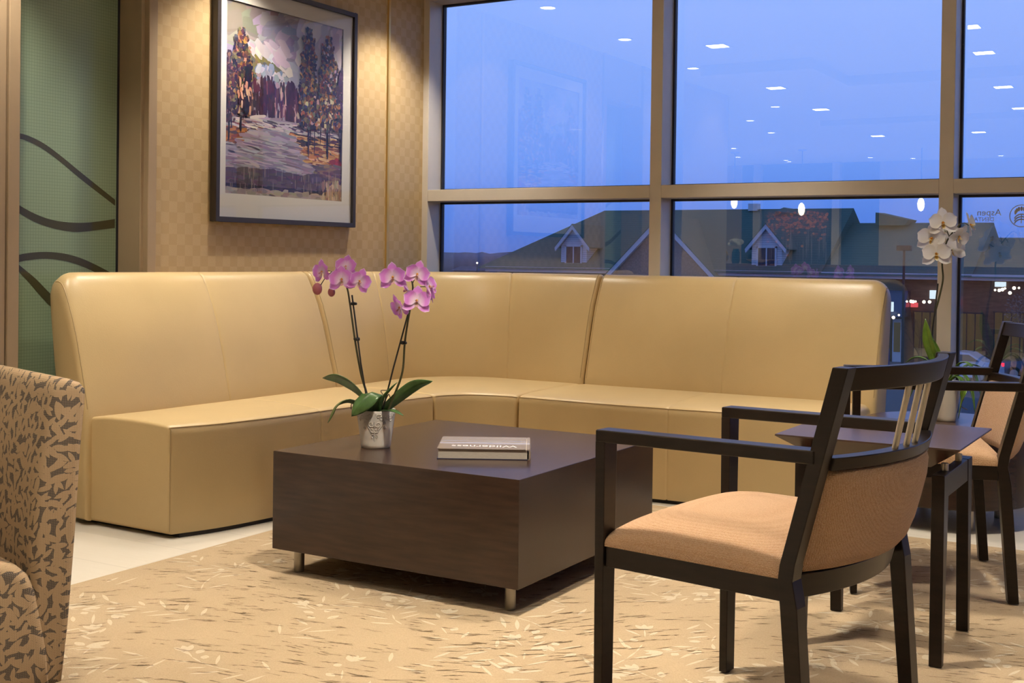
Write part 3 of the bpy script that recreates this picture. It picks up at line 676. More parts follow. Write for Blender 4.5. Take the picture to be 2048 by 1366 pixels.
G().loft([[V((bw+.000*1, y, 0)), V((bw+.004, y, .008)), V((bw+.004, y, .028)), V((bw, y, .0362)), V((bw-.010, y, .0362)), V((bw-.010, y, .0335)), V((bw-.003, y, .03)), V((bw-.003, y, .004)), V((bw-.008, y, 0))] for y in (-bd, bd)]).obj('spine', M['cover'], bk, bevel=.0005)
M['title'] = pbr('white_title_ink', (.85, .82, .78), .4)
me = text_mesh('Wilderness', .052, .0002); me.materials.append(M['title'])
xsz = max(v.co.x for v in me.vertices)
for v in me.vertices: v.co.x *= .222/xsz
tl = link('title', me, fc); tl.location = (.112, -.062, .0364); tl.rotation_euler = (0, 0, PI)

# ================================================================ orchids
def grid_surface(g, rows, mi=0, ts=None):
    n = len(rows[0]); vs = [p for r in rows for p in r]; fs = [(a*n+i, a*n+i+1, (a+1)*n+i+1, (a+1)*n+i) for a in range(len(rows)-1) for i in range(n-1)]
    g.add(vs, fs, mi, ts)
def petal(g, M4, length, width, tip=.5, cup=.0, base=.1, wav=0, round_=1.0, t_off=0):
    """a petal lying along +y of M4, cupped along +z"""
    rows = []; ts = []; m = 8
    for i in range(m+1):
        v = i/m; q_ = (v-.58)/(.60 if v < .58 else .43); wd = width*(max(.0016, 1-q_*q_)**.5*min(1, .30+v*3.2)+base*(1-v)**4*.5)
        row = []
        for k in range(-3, 4):
            a = k/3; x = a*wd/2; z = cup*(v**2)*length+abs(a)**2*wd*.10+wav*math.sin(a*4+v*5)*.02*length
            row.append(M4 @ V((x, v*length*(1-.06*a*a), z))); ts.append(min(1, .12+.8*v+.25*abs(a)*v+t_off))
        rows.append(row)
    grid_surface(g, rows, 0, ts)
def frame_for(n, upv, roll=0.0):
    z = V(n).normalized(); x = V(upv).cross(z)
    if x.length < 1e-4: x = V((1, 0, 0))
    x.normalize(); y = z.cross(x); R = Matrix((x, y, z)).transposed().to_4x4()
    return R @ Matrix.Rotation(roll, 4, 'Z')
def flower(parent, pos, face, size, pm, lm, roll=0.0, half=False):
    B = Matrix.Translation(V(pos)) @ frame_for(face, (0, 0, 1), roll)
    g = G(); Rz = lambda a: Matrix.Rotation(a, 4, 'Z')
    for a in (0, 2.15, -2.15): petal(g, B @ Rz(a) @ Matrix.Translation((0, .002, -.002)) @ Matrix.Rotation(.12, 4, 'X'), size*.54, size*.34, cup=-.06 if not half else .25, base=.10)
    for a in (1.22, -1.22): petal(g, B @ Rz(a) @ Matrix.Translation((0, .001, .001)) @ Matrix.Rotation(.16 if not half else .6, 4, 'X'), size*.50, size*.52, cup=.06, base=.07, wav=.7)
    o = g.obj('flower', pm, parent, smooth=180, attr='t')
    g = G(); s = size
    for a, sx_ in ((.55, 1), (-.55, 1)): petal(g, B @ Rz(a+PI) @ Matrix.Translation((0, .001, .004)) @ Matrix.Rotation(.9, 4, 'X'), s*.17, s*.13, cup=.5, base=.3)
    petal(g, B @ Rz(PI) @ Matrix.Translation((0, .004, .003)) @ Matrix.Rotation(.45, 4, 'X'), s*.25, s*.13, cup=.2, base=.35)
    b = len(g.t); c = B @ V((0, .002, s*.05)); g.ball(c, s*.045, 8); g.t[b:] = [0.05]*(len(g.t)-b)
    g.obj('lip', lm, o, smooth=180, attr='t')
    return o
def strap_leaf(parent, pts, width, mat, upv=(0, 0, 1), fold=.25, name='leaf', side=None):
    P = resample(spline(pts, 8), 19); rows = []; ts = []
    for i, p in enumerate(P):
        v = i/18; d = (P[min(18, i+1)]-P[max(0, i-1)]).normalized()
        s_ = V(side) if side else d.cross(V(upv)); s_ = s_-d*s_.dot(d); s_.normalize(); n = s_.cross(d)
        wd = width*(.30+.70*math.sin(PI*min(1, v*.62+.12)))*(1-max(0, (v-.60)/.40)**1.7)**.8 if v < 1 else 0.0006
        row = []
        for k in range(-4, 5):
            a = k/4; row.append(p+s_*(a*wd/2)+n*(abs(a)*wd*fold)); ts.append(abs(a))
        rows.append(row)
    g = G(); grid_surface(g, rows, 0, ts)
    o = g.obj(name, mat, parent, smooth=180, attr='t'); md = o.modifiers.new('thickness', 'SOLIDIFY'); md.thickness = .0022; md.offset = 0
    return o
def pot_embossed(parent, r0, r1, h, mat, relief=True, n=72):
    prof = [(0, .001), (r0*.94, 0), (r0, .004)]+[(lerp(r0, r1, k/14), .004+(h-.004)*k/14) for k in range(1, 15)]+[(r1-.001, h+.002), (r1-.004, h+.001), (r1-.006, h-.012), (r1-.008, h-.03), (0, h-.03)]
    return G().lathe(prof, n=n).obj('pot', mat, parent, smooth=50)

PX, PY, PZ = -2.595, 3.482, .428
po = thing('potted_orchid', 'pink moth orchid with two flower stems in a cream pot on the coffee table', 'potted plant', (PX, PY, PZ))
pot = pot_embossed(po, .052, .069, .132, M['ceramic'])
def relief(pts, r=.0016):
    out = []
    for a, z in pts:
        rr = lerp(.052, .069, z/.132)+.0002; an = -1.02+a/.062; out.append((rr*math.cos(an), rr*math.sin(an), z))
    return out
g = G()
def scroll(cx, cz, r, a0, a1, k=1):
    g.tube(relief([(cx+k*r*(1-.72*i/22)*math.cos(lerp(a0, a1, i/22)), cz+r*(1-.72*i/22)*math.sin(lerp(a0, a1, i/22))) for i in range(23)]), .0015, 6)
for k in (1, -1):
    scroll(k*.012, .088, .012, PI*.9, PI*3.1, k); scroll(k*.008, .066, .009, PI*1.2, PI*3.3, k); scroll(k*.026, .108, .010, PI*.2, PI*2.4, k)
    scroll(k*.036, .092, .008, PI*.5, PI*2.7, k); scroll(k*.006, .047, .007, PI*1.5, PI*3.4, k); scroll(k*.046, .112, .008, PI*.2, PI*2.2, k); scroll(k*.014, .116, .008, PI*.1, PI*2.0, k)
    scroll(k*.040, .074, .006, PI*.5, PI*2.5, k); scroll(k*.060, .104, .008, PI*.5, PI*2.7, k); scroll(k*.074, .114, .008, PI*.2, PI*2.2, k)
g.tube(relief([(0, .03), (0, .058)]), .002, 6); g.tube(relief([(0, .074), (0, .10)]), .002, 6)
for k in (1, -1): g.tube(relief([(k*.002, .058), (k*.010, .060), (k*.018, .070), (k*.026, .082), (k*.034, .098)]), .0014, 6)
g.obj('relief_ornament', M['ceramic'], pot, smooth=60)
G().lathe([(0, .108), (.03, .112), (.058, .106), (.058, .10), (0, .10)], n=32).obj('bark_mix', M['soil'], po, smooth=60)
def W(x, z, dy=0): return V((x-PX, dy, z-PZ))      # a point of the plant, in the pot's own space
dk = lambda t: .0042-.0014*t
G().tube(spline([W(-2.612, .53), W(-2.640, .61, .005), W(-2.669, .68, .008), W(-2.690, .79, .0), W(-2.712, .93, -.006), W(-2.722, .99, -.012), W(-2.735, 1.03, -.03), W(-2.77, 1.045, -.04)], 6), dk, 8).obj('flower_stem', M['stem'], po, smooth=60)
G().tube([W(-2.622, .53), W(-2.662, .72, -.004), W(-2.705, .963, -.004)], .0030, 8).obj('stake', M['clip'], po, smooth=60)
G().tube(spline([W(-2.558, .53), W(-2.525, .62, .015), W(-2.497, .70, .02), W(-2.482, .80, .01), W(-2.462, .88, .0), W(-2.447, .935, -.006), W(-2.436, .99, -.01), W(-2.443, 1.022, -.01), W(-2.457, 1.038, -.02)], 6), dk, 8).obj('flower_stem', M['stem'], po, smooth=60)
G().tube([W(-2.575, .53), W(-2.52, .71, -.004), W(-2.455, .918, -.004)], .0030, 8).obj('stake', M['clip'], po, smooth=60)
for x, z in ((-2.702, .932), (-2.681, .806), (-2.482, .802)):
    g = G().lathe([(.005, -.006), (.0085, -.004), (.0085, .004), (.005, .006)], W(x, z), 14); g.ball(W(x-.012 if z < .9 and x < -2.6 else x+.011, z), .0055, 8); g.obj('clip', M['clip'], po, smooth=60)
def twig(a, b): G().tube(spline([a, a.lerp(b, .5)+V((0, 0, .006)), b], 5), .0016, 6).obj('flower_stalk', M['stem'], po, smooth=60)
camdir = V((.60, -.80, .05))
FL = [((-2.807, 1.043, -.045), (-.15, -.95, .0), .088, .15, False), ((-2.730, 1.062, -.008), (.35, -.9, .3), .085, -.1, False), ((-2.706, 1.018, -.062), (.52, -.84, .10), .096, .08, False), ((-2.655, 1.013, -.03), (.85, -.5, -.1), .090, -.35, False), ((-2.772, 1.035, -.01), (-.7, -.5, .3), .07, .5, False),
      ((-2.492, 1.030, -.050), (.42, -.88, .02), .098, .1, False), ((-2.405, 1.042, -.03), (.62, -.76, .0), .090, -.25, False), ((-2.384, .998, .012), (.9, .1, .3), .088, .3, False), ((-2.478, .988, .02), (-.8, -.5, -.3), .075, .6, False), ((-2.402, .950, -.035), (.60, -.74, .2), .100, -.1, False), ((-2.480, .925, -.02), (-.35, -.8, -.35), .096, .35, False), ((-2.392, .975, .03), (.7, .6, .2), .085, .2, False)]
for (x, z, dy), fd, sz, ro, hf in FL:
    p = W(x, z, dy); flower(po, p, fd, sz, M['petal_pink'], M['lip_pink'], ro, hf)
for a, b in (((-2.735, 1.03, -.03), (-2.706, 1.016, -.05)), ((-2.765, 1.044, -.038), (-2.806, 1.04, -.035)), ((-2.725, .995, -.014), (-2.658, 1.01, -.02)), ((-2.77, 1.045, -.04), (-2.815, .992, -.05)), ((-2.74, 1.03, -.03), (-2.760, .985, -.05)),
             ((-2.443, 1.022, -.01), (-2.490, 1.03, -.04)), ((-2.44, 1.005, -.01), (-2.407, 1.04, -.02)), ((-2.437, .985, -.01), (-2.386, 1.0, .0)), ((-2.45, .93, -.006), (-2.404, .95, -.02)), ((-2.452, .92, -.006), (-2.478, .925, -.01)), ((-2.438, .97, -.01), (-2.476, .985, .01))):
    twig(W(*a), W(*b))
for (x, z), s in (((-2.822, .983), .021), ((-2.757, .973), .016)):
    g = G(); g.ball(W(x, z, -.055), s, 14, sc3=(.85, .85, 1.05)); g.obj('bud', M['bud'], po, smooth=180)
LV = [([W(-2.60, .545), W(-2.66, .625, -.01), W(-2.74, .665, -.02), W(-2.822, .660, -.02)], .058, (.25, -.62, .70)), ([W(-2.615, .545), W(-2.68, .592, -.03), W(-2.735, .57, -.05), W(-2.768, .505, -.055)], .046, (.75, -.55, .35)),
      ([W(-2.595, .548, -.01), W(-2.592, .60, -.03), W(-2.575, .628, -.055), W(-2.592, .590, -.095), W(-2.622, .545, -.105)], .080, (1, .15, .1)), ([W(-2.58, .545), W(-2.52, .60, .02), W(-2.45, .65, .03), W(-2.376, .672, .03)], .046, (-.30, -.62, .70)),
      ([W(-2.575, .548), W(-2.552, .60, -.015), W(-2.525, .635, -.01), W(-2.505, .662, 0)], .034, (.4, -.8, .2)), ([W(-2.575, .545), W(-2.53, .562, -.03), W(-2.48, .565, -.05), W(-2.437, .556, -.055)], .032, None)]
for pts, wd, sd in LV: strap_leaf(po, pts, wd, M['leaf'], side=sd, fold=.16)
for pts in ([(-2.60, .55), (-2.575, .60), (-2.59, .625), (-2.56, .63), (-2.54, .645)], [(-2.60, .55), (-2.572, .59), (-2.556, .615), (-2.55, .605)], [(-2.66, .60), (-2.70, .585), (-2.72, .57), (-2.722, .55)]):
    G().tube(spline([W(x, z, .02) for x, z in pts], 5), .0018, 6).obj('aerial_root', M['root'], po, smooth=60)

# ================================================================ armchairs (one built, one copied)
UP = lambda z: .452+(z-.45)*.260
def make_chair():
    t = thing('armchair', 'dark wooden armchair with peach seat and back, nearest of the two, its back towards us', 'chair', (0, 0, 0))
    Wd = .640
    for v0 in (0, Wd-.052):
        G().hexa([(.002, v0+.004, 0), (.024, v0+.004, 0), (.024, v0+.048, 0), (.002, v0+.048, 0)], [(0, v0, .678), (.026, v0, .678), (.026, v0+.052, .678), (0, v0+.052, .678)]).obj('leg', M['blackwood'], t, bevel=.002)
    for v0 in (.003, Wd-.003-.044):
        poly = [(.493, 0), (.459, .385), (.4535, .44), (.457, .47), (.5645, .882), (.598, .882), (.491, .475), (.486, .44), (.497, .385), (.526, 0)]
        G().hexa([(u, v0, z) for u, z in poly], [(u, v0+.044, z) for u, z in poly]).obj('leg', M['blackwood'], t, bevel=.002)
    for v0 in (0, Wd-.052):
        G().hexa([(0, v0, .676), (.53, v0, .684), (.53, v0+.05, .684), (0, v0+.052, .676)], [(0, v0, .704), (.53, v0, .712), (.53, v0+.05, .712), (0, v0+.052, .704)]).obj('armrest', M['blackwood'], t, bevel=.003)
    for v0 in (.010, Wd-.032): G().box(.025, .462, v0, v0+.022, .394, .446).obj('side_rail', M['blackwood'], t, bevel=.002)
    G().box(.004, .024, .05, Wd-.05, .394, .446).obj('front_rail', M['blackwood'], t, bevel=.002)
    def curved(name, z0, z1, th, bulge, mat, v0=.045, v1=Wd-.045, n=20, uoff=0.004, bev=.002):
        secs = []
        for i in range(n+1):
            q = i/n; v = lerp(v0, v1, q); b = bulge*(1-(2*q-1)**2)
            secs.append([V((UP(z0)+uoff+b, v, z0)), V((UP(z0)+uoff+b+th, v, z0)), V((UP(z1)+uoff+b+th, v, z1)), V((UP(z1)+uoff+b, v, z1))])
        return G().loft(secs).obj(name, mat, t, smooth=35, bevel=bev)
    curved('back_rail', .392, .446, .024, .060, M['blackwood'])
    curved('top_rail', .832, .880, .024, .060, M['blackwood'])
    curved('mid_rail', .668, .695, .036, .060, M['blackwood'])
    # padded back
    secs = []
    for i in range(25):
        q = i/24; v = lerp(.047, Wd-.047, q); b = .062*(1-(2*q-1)**2); th = .052*(max(0, 1-abs(2*q-1)**7))**.5+.006; sec = []
        zz = [.447, .452, .47, .51, .56, .61, .645, .662, .667]; pf = [.2, .6, .85, 1, 1.02, 1, .85, .6, .2]
        for z, p_ in zip(zz, pf): sec.append(V((UP(z)+.012+b+th*p_*.72, v, z)))
        for z, p_ in reversed(list(zip(zz, pf))): sec.append(V((UP(z)+.008+b-th*p_*.30, v, z)))
        secs.append(sec)
    G().loft(secs).obj('back_cushion', M['peach'], t, smooth=180)
    # seat cushion
    rows = []; n = 26
    a0, a1, c0, c1 = .008, .476, .006, Wd-.006
    sup = lambda x, p: max(0, 1-abs(x)**p)
    vs = []
    for i in range(n+1):
        row = []
        for k in range(n+1):
            a = -math.cos(PI*i/n); b = -math.cos(PI*k/n)
            h = (sup(a, 3.2)*sup(b, 3.4))**.42
            uu = lerp(a0, a1, (a+1)/2); vv = lerp(c0, c1, (b+1)/2); fr = .012*(1-(a+1)/2)
            row.append(V((uu, vv, .447+(.062+fr*.6)*h)))
        rows.append(row)
    g = G(); grid_surface(g, rows)
    m_ = n+1; per = [rows[0][k] for k in range(m_)]+[rows[i][n] for i in range(1, m_)]+[rows[n][k] for k in range(n-1, -1, -1)]+[rows[i][0] for i in range(n-1, 0, -1)]
    g.add([V((p.x, p.y, .441)) for p in per], [list(range(len(per)))])
    g.loft([[V((p.x, p.y, .447)) for p in per], [V((p.x, p.y, .441)) for p in per]], caps=False)
    g.obj('seat_cushion', M['peach'], t, smooth=70)
    for v in (.262, .320, .378):
        q = (v-.045)/(Wd-.09); b = .060*(1-(2*q-1)**2)
        G().tube([(UP(.694)+.022+b, v, .690), (UP(.833)+.016+b, v, .836)], .0068, 12).obj('back_rod', M['nickel'], t, smooth=60)
    for (u, v) in ((.013, .026), (.013, Wd-.026), (.509, .025), (.509, Wd-.025)):
        G().lathe([(0, -.0), (.009, 0), (.009, .004), (0, .004)], (u, v, -.003), 12).obj('glide', M['clip'], t)
    return t
ch1 = make_chair(); ch1.location = (-1.236, 2.488, .0105); ch1.rotation_euler = (0, 0, math.radians(-8))
ch1['group'] = 'matching armchairs'
ch2 = copy_tree(ch1); ch2.location = (-1.062, 4.035, .0105); ch2.rotation_euler = (0, 0, math.radians(18))
ch2['label'] = 'dark wooden armchair with peach cushions beyond the side table, cut off by the right edge'

# ================================================================ side table and round table
st = thing('side_table', 'small square dark side table with tapered legs standing between the two armchairs', 'side table', (-.858, 3.635, .008))
a = .252
G().hexa([(-.16, -.16, .534), (.16, -.16, .534), (.16, .16, .534), (-.16, .16, .534)], [(-a, -a, .597), (a, -a, .597), (a, a, .597), (-a, a, .597)]).hexa([(-a, -a, .597), (a, -a, .597), (a, a, .597), (-a, a, .597)], [(-a, -a, .602), (a, -a, .602), (a, a, .602), (-a, a, .602)]).obj('tabletop', M['espresso_top'], st, bevel=.001)
for sx_ in (-1, 1):
    for sy_ in (-1, 1):
        xo, xi = sx_*.206, sx_*.172; yo = sy_*.206
        lo = [(xi, yo-sy_*.026, 0), (xi, yo, 0), (xo, yo, 0), (xo, yo-sy_*.026, 0)]; hi = [(xi, yo-sy_*.064, .52), (xi, yo, .52), (xo, yo, .52), (xo, yo-sy_*.064, .52)]
        G().hexa(lo, hi).obj('leg', M['blackwood'], st, bevel=.0015)
    G().box(min(sx_*.174, sx_*.204), max(sx_*.174, sx_*.204), -.15, .15, .455, .519).obj('apron', M['blackwood'], st, bevel=.0015)
for sx_ in (-1, 1):
    for sy_ in (-1, 1): G().lathe([(0, .519), (.010, .519), (.010, .54), (0, .54)], (sx_*.186, sy_*.10, 0), 14).obj('standoff', M['steel'], st, smooth=40)
rd_ = thing('round_table', 'low round drum table in dark veneer on short metal feet by the window', 'round table', (-1.043, 5.52, 0))
G().lathe([(0, .098), (.341, .098), (.344, .101), (.344, .394), (0, .394)], n=72).obj('drum', M['espresso'], rd_, smooth=40)
G().lathe([(0, .394), (.346, .394), (.348, .396), (.348, .418), (.346, .420), (0, .420)], n=72).obj('tabletop', M['espresso_top'], rd_, smooth=40)
for k in range(4):
    an = math.atan2(-.195, .135)+PI/2*k
    G().lathe([(0, 0), (.017, 0), (.018, .003), (.018, .099), (0, .099)], (.237*math.cos(an), .237*math.sin(an), 0), 18).obj('leg', M['nickel'], rd_, smooth=40)

WX, WY, WZ, WK = -1.052, 5.53, .4205, 1.0458
wo = thing('potted_orchid', 'tall white moth orchid in a cream pot on the round table by the window', 'potted plant', (WX, WY, WZ))
pot_embossed(wo, .042, .065, .172, M['ceramic'], n=48)
G().lathe([(0, .150), (.03, .154), (.054, .147), (.054, .142), (0, .142)], n=28).obj('bark_mix', M['soil'], wo, smooth=60)
def Q(x, z, dy=0): return V((x*WK-WX, dy*WK, 1.1+(z-1.1)*WK-WZ))
G().tube(spline([Q(-1.030, .60), Q(-1.062, .74, .0), Q(-1.064, .86, .01), Q(-1.040, .97, .01), Q(-1.026, 1.04, .0), Q(-1.028, 1.11, -.01), Q(-1.012, 1.19, -.015), Q(-.985, 1.235, -.02), Q(-.955, 1.27, -.02)], 6), lambda t: .005-.002*t, 8).obj('flower_stem', M['stem'], wo, smooth=60)
G().tube([Q(-1.04, .60), Q(-1.066, .80, -.004), Q(-1.045, 1.02, -.004)], .0035, 8).obj('stake', M['clip'], wo, smooth=60)
FW = [((-1.020, 1.270, -.05), (.25, -.95, .05), .118, .1), ((-1.064, 1.206, -.045), (.05, -.98, -.05), .122, -.08), ((-1.045, 1.142, -.05), (.30, -.93, .0), .122, .05), ((-.968, 1.215, .0), (.75, -.45, -.3), .105, -.5), ((-.925, 1.262, .0), (.92, -.05, .2), .105, .35), ((-1.03, 1.24, .05), (-.5, .8, 0), .11, .2), ((-1.0, 1.16, .05), (.2, .95, -.1), .11, -.2)]
for (x, z, dy), fd, sz, ro in FW: flower(wo, Q(x, z, dy), fd, sz*WK, M['petal_white'], M['lip_white'], ro)
for a_, b_ in (((-1.0, 1.215, -.018), (-1.020, 1.268, -.04)), ((-1.02, 1.17, -.014), (-1.062, 1.206, -.035)), ((-1.027, 1.125, -.01), (-1.045, 1.142, -.04)), ((-.985, 1.235, -.02), (-.968, 1.215, .0)), ((-.955, 1.27, -.02), (-.928, 1.262, .0)), ((-1.0, 1.215, -.018), (-1.03, 1.24, .04)), ((-1.02, 1.15, -.014), (-1.0, 1.16, .04))):
    a_, b_ = Q(*a_), Q(*b_); G().tube([a_, a_.lerp(b_, .5)+V((0, 0, .006)), b_], .0018, 6).obj('flower_stalk', M['stem'], wo, smooth=60)
for pts, wd, sd in (([Q(-1.03, .605), Q(-1.045, .69, -.01), Q(-1.075, .78, -.015), Q(-1.092, .872, -.01)], .052, (.85, -.3, .3)), ([Q(-1.02, .605), Q(-1.03, .66), Q(-1.048, .73), Q(-1.062, .79)], .04, (.8, .5, .2)),
                    ([Q(-1.02, .605), Q(-1.07, .685, -.02), Q(-1.12, .708, -.03), Q(-1.165, .685, -.03)], .045, None), ([Q(-1.0, .605), Q(-.95, .69, -.02), Q(-.90, .68, -.04), Q(-.858, .56, -.05)], .026, None),
                    ([Q(-1.0, .605, -.02), Q(-.95, .64, -.06), Q(-.92, .59, -.09), Q(-.937, .475, -.10)], .028, None), ([Q(-1.0, .605, -.01), Q(-.94, .65, -.03), Q(-.90, .60, -.06), Q(-.878, .50, -.07)], .022, None),
                    ([Q(-1.02, .605, -.02), Q(-1.07, .63, -.05), Q(-1.11, .60, -.07), Q(-1.135, .545, -.08)], .03, None), ([Q(-1.0, .605, .02), Q(-.93, .68, .06), Q(-.86, .66, .10)], .03, None), ([Q(-1.02, .605, .02), Q(-1.06, .68, .07), Q(-1.11, .66, .12)], .03, None)):
    strap_leaf(wo, pts, wd, M['leaf_bright'], side=sd, fold=.16)
for pts in ([(-.955, .60), (-.93, .56), (-.94, .52), (-.915, .505)], [(-1.07, .60), (-1.10, .55), (-1.09, .50)]):
    G().tube(spline([Q(x, z, -.03) for x, z in pts], 5), .0018, 6).obj('aerial_root', M['root'], wo, smooth=60)

# ================================================================ patterned lounge chair at the left
lc = thing('lounge_chair', 'upholstered lounge chair in brown leaf-patterned fabric cut off by the left edge', 'chair', (-2.298, 1.952, 0), math.atan2(-.3, .954))
# local x: the flank we see is x=0, the chair spreads towards -x; local y: backwards
def slab(prof, x0, x1, r, name, crown=0.0):
    secs = []; T = x1-x0
    for s in (0, .0015, .005, .010, .017, .026, .04, .10, .25, .5, .75, .9, .96, .974, .983, .990, .995, .9985, 1):
        d = s*T if s > .045 or s == 0 else s*1.0; d = min(s, 1-s)*T if .045 < s < .955 else (s if s <= .045 else (1-s))
        x = x0+(d if s < .5 else T-d); e = end_e(d, r); q = offset_poly(prof, e); secs.append([V((x, y, z)) for y, z in q])
    return G().loft(secs).obj(name, M['leaf_fabric'], lc, smooth=46)
slab([(-.118, .10), (-.121, .30), (-.121, .436), (-.116, .592), (-.104, .668), (-.092, .717), (-.078, .771), (-.066, .798), (-.050, .810), (-.028, .807), (-.006, .798), (.006, .782), (.007, .765), (-.004, .641), (-.014, .455), (-.030, .236), (-.044, .104)], -.62, 0.0, .020, 'backrest')
slab([(-.072, .10), (-.079, .188), (-.095, .272), (-.108, .331), (-.125, .368), (-.150, .392), (-.195, .408), (-.30, .418), (-.50, .42), (-.62, .412), (-.665, .39), (-.685, .35), (-.69, .10)], -.628, 0.010, .030, 'seat')
for xx in (-.07, -.55):
    for yy in (-.62, -.12): G().hexa([(xx-.018, yy-.018, .012), (xx+.018, yy-.018, .012), (xx+.018, yy+.018, .012), (xx-.018, yy+.018, .012)], [(xx-.025, yy-.025, .11), (xx+.025, yy-.025, .11), (xx+.025, yy+.025, .11), (xx-.025, yy+.025, .11)]).obj('leg', M['blackwood'], lc)

# ================================================================ carpet with its woven sprigs
CX0, CX1, CY0, CY1, CT = -3.275, 2.6, 1.25, 5.03, .006
cpoly = [(CX0, CY0), (CX1, CY0), (CX1, CY1), (-3.02, CY1), (CX0, 4.80)]
g = G().hexa([(x, y, 0) for x, y in cpoly], [(x, y, CT) for x, y in cpoly])
rc = random.Random(5)
def leafpoly(x, y, ang, ln, wd, mi, ragged=0):
    if not (CX0+.02 < x < .3 and 1.6 < y < CY1-.03): return
    top = []; bot = []
    for k in range(7):
        s = k/6; h = wd/2*math.sin(PI*s)**.8*(1+.0*s); j1 = rc.uniform(-1, 1)*ragged; j2 = rc.uniform(-1, 1)*ragged
        top.append((s*ln, h+j1)); bot.append((s*ln, -h+j2))
    pts = top+bot[1:-1][::-1]; ca, sa = math.cos(ang), math.sin(ang)
    lz = CT+.0004+len(g.f)*1.2e-7; vs = [(x+u*ca-v*sa, y+u*sa+v*ca, lz) for u, v in pts]
    if any(not (CX0+.005 < p[0] and p[1] < CY1-.005 and (p[0]-CX0)*.23-(p[1]-4.80)*.255 > .003) for p in vs): return
    g.add(vs, [list(range(len(vs)))], mi)
def sprig(x, y, a, ln, curl, n):
    px, py = x, y; pa = a
    for i in range(n):
        st_ = ln/n; pa += curl/n; nx, ny = px+st_*math.cos(pa), py+st_*math.sin(pa)
        f = i/n
        if rc.random() < .45: leafpoly(px, py, pa, st_*1.05, .006, 1)
        for sd in (1, -1):
            la = pa+sd*lerp(1.0, .5, f)+rc.uniform(-.15, .15); big = rc.random() < .36
            if rc.random() < .28: continue
            L_ = lerp(.10, .05, f)*rc.uniform(.7, 1.15)
            if big and i > n*.45: leafpoly(px+.03*math.cos(la), py+.03*math.sin(la), la, L_*.6, .024, 1)
            else: leafpoly(px+.022*math.cos(la), py+.022*math.sin(la), la, L_, rc.uniform(.009, .014), 1)
        px, py = nx, ny
    for sd in (-.5, 0, .5): leafpoly(px, py, pa+sd, .055, .020, 1)
y = 1.7; row = 0
while y < CY1+.2:
    x = CX0-.1+(.19 if row % 2 else 0)
    while x < .25:
        sprig(x+rc.uniform(-.06, .06), y+rc.uniform(-.05, .05), rc.choice([.4, 2.6, -2.4, -.5, 1.4, 3.3])+rc.uniform(-.5, .5), rc.uniform(.30, .44), rc.choice([-1, 1])*rc.uniform(.7, 1.9), 6)
        x += .36
    y += .25; row += 1
for _ in range(3600):
    x, yy = rc.uniform(CX0, .25), rc.uniform(1.7, CY1); a = .35*math.sin(x*3.1+yy*2.0)+rc.uniform(-.25, .25)+.50
    leafpoly(x, yy, a, rc.uniform(.03, .085), .0038, 2, .0022)
cp = g.obj('carpet', [M['carpet'], M['carpet_leaf'], M['carpet_cut']])
tag(cp, 'beige carpet woven with pale leaf sprigs lying on the cream tiled floor', 'carpet')

# ================================================================ the rest of the room: seen only mirrored in the window
rcp = thing('reception_counter', 'long wooden reception counter across the far end of the room, mirrored in the window', 'counter', (-3.6, -4.2, 0))
G().box(-3.4, 4.6, -.22, .12, 0, 1.04).obj('front', M['counter'], rcp, bevel=.004); G().box(-3.45, 4.65, -.30, .16, 1.04, 1.075).obj('worktop', M['counter'], rcp, bevel=.004)
vs_ = thing('flower_vase', 'dark vase of cream flowers on the reception counter, mirrored in the window', 'vase', (-6.08, -4.22, 1.075))
G().lathe([(0, 0), (.05, 0), (.06, .05), (.055, .16), (.04, .20), (.045, .21), (0, .20)], n=24).obj('vase', M['vase'], vs_, smooth=50)
g = G()
for k in range(26):
    a = rc.uniform(0, 2*PI); r = rc.uniform(0, .10); g.ball((r*math.cos(a), r*.8*math.sin(a), .27+.05*math.cos(r*14)+rc.uniform(-.015, .02)), .034, 8)
g.obj('flower_head', M['white_petal_far'], vs_, smooth=180)
gv = thing('gold_vase', 'short gold vase beside the dark flower vase on the counter, mirrored in the window', 'vase', (-6.28, -4.22, 1.075))
G().lathe([(0, 0), (.05, 0), (.085, .06), (.085, .13), (.05, .20), (.055, .22), (0, .21)], n=24).obj('body', M['gold_vase'], gv, smooth=50)
dsh = G().lathe([(0, .0), (.12, .0), (.22, .05), (.235, .06), (.22, .062), (.12, .015), (0, .012)], (-5.68, -4.22, 1.076), 28).obj('shallow_dish', M['dish'], smooth=50)
tag(dsh, 'shallow cream and red dish on the counter, mirrored in the window', 'dish')
art = thing('autumn_print', 'tall print of orange autumn trees behind the counter, mirrored in the window', 'picture', (-6.05, -6.96, 1.5))
me_v = []; me_f = []; me_c = []
def dab(u, v, w_, h_, c):
    b = len(me_v); k = len(me_f)*2e-6
    for q in range(6): me_v.append((max(-.55, min(.55, u+w_*math.cos(q*PI/3))), .02+k, max(-.45, min(.48, v+h_*math.sin(q*PI/3))))); me_c.append((*lin(c), 1))
    me_f.append(list(range(b, b+6))[::-1])
dab(0, 0, 2, 2, (36, 30, 40))
for _ in range(420):
    u = rc.uniform(-.5, .5); v = .42-abs(rc.gauss(0, .2)); dab(u, v, .028, .022, rc.choice([(196, 104, 40), (214, 130, 52), (150, 74, 34), (90, 52, 40), (60, 44, 50)]))
for _ in range(70): dab(rc.uniform(-.5, .5), rc.uniform(-.3, .1), .004, .2, rc.choice([(150, 140, 130), (84, 70, 70), (30, 26, 34)]))
me = bpy.data.meshes.new('print'); me.from_pydata(me_v, [], me_f); me.materials.append(M['paint']); ca = me.color_attributes.new('Col', 'FLOAT_COLOR', 'POINT'); ca.data.foreach_set('color', [x for c in me_c for x in c]); link('print', me, art)
G().box(-.57, .57, -.03, .012, -.47, .50).obj('board', M['pframe'], art)
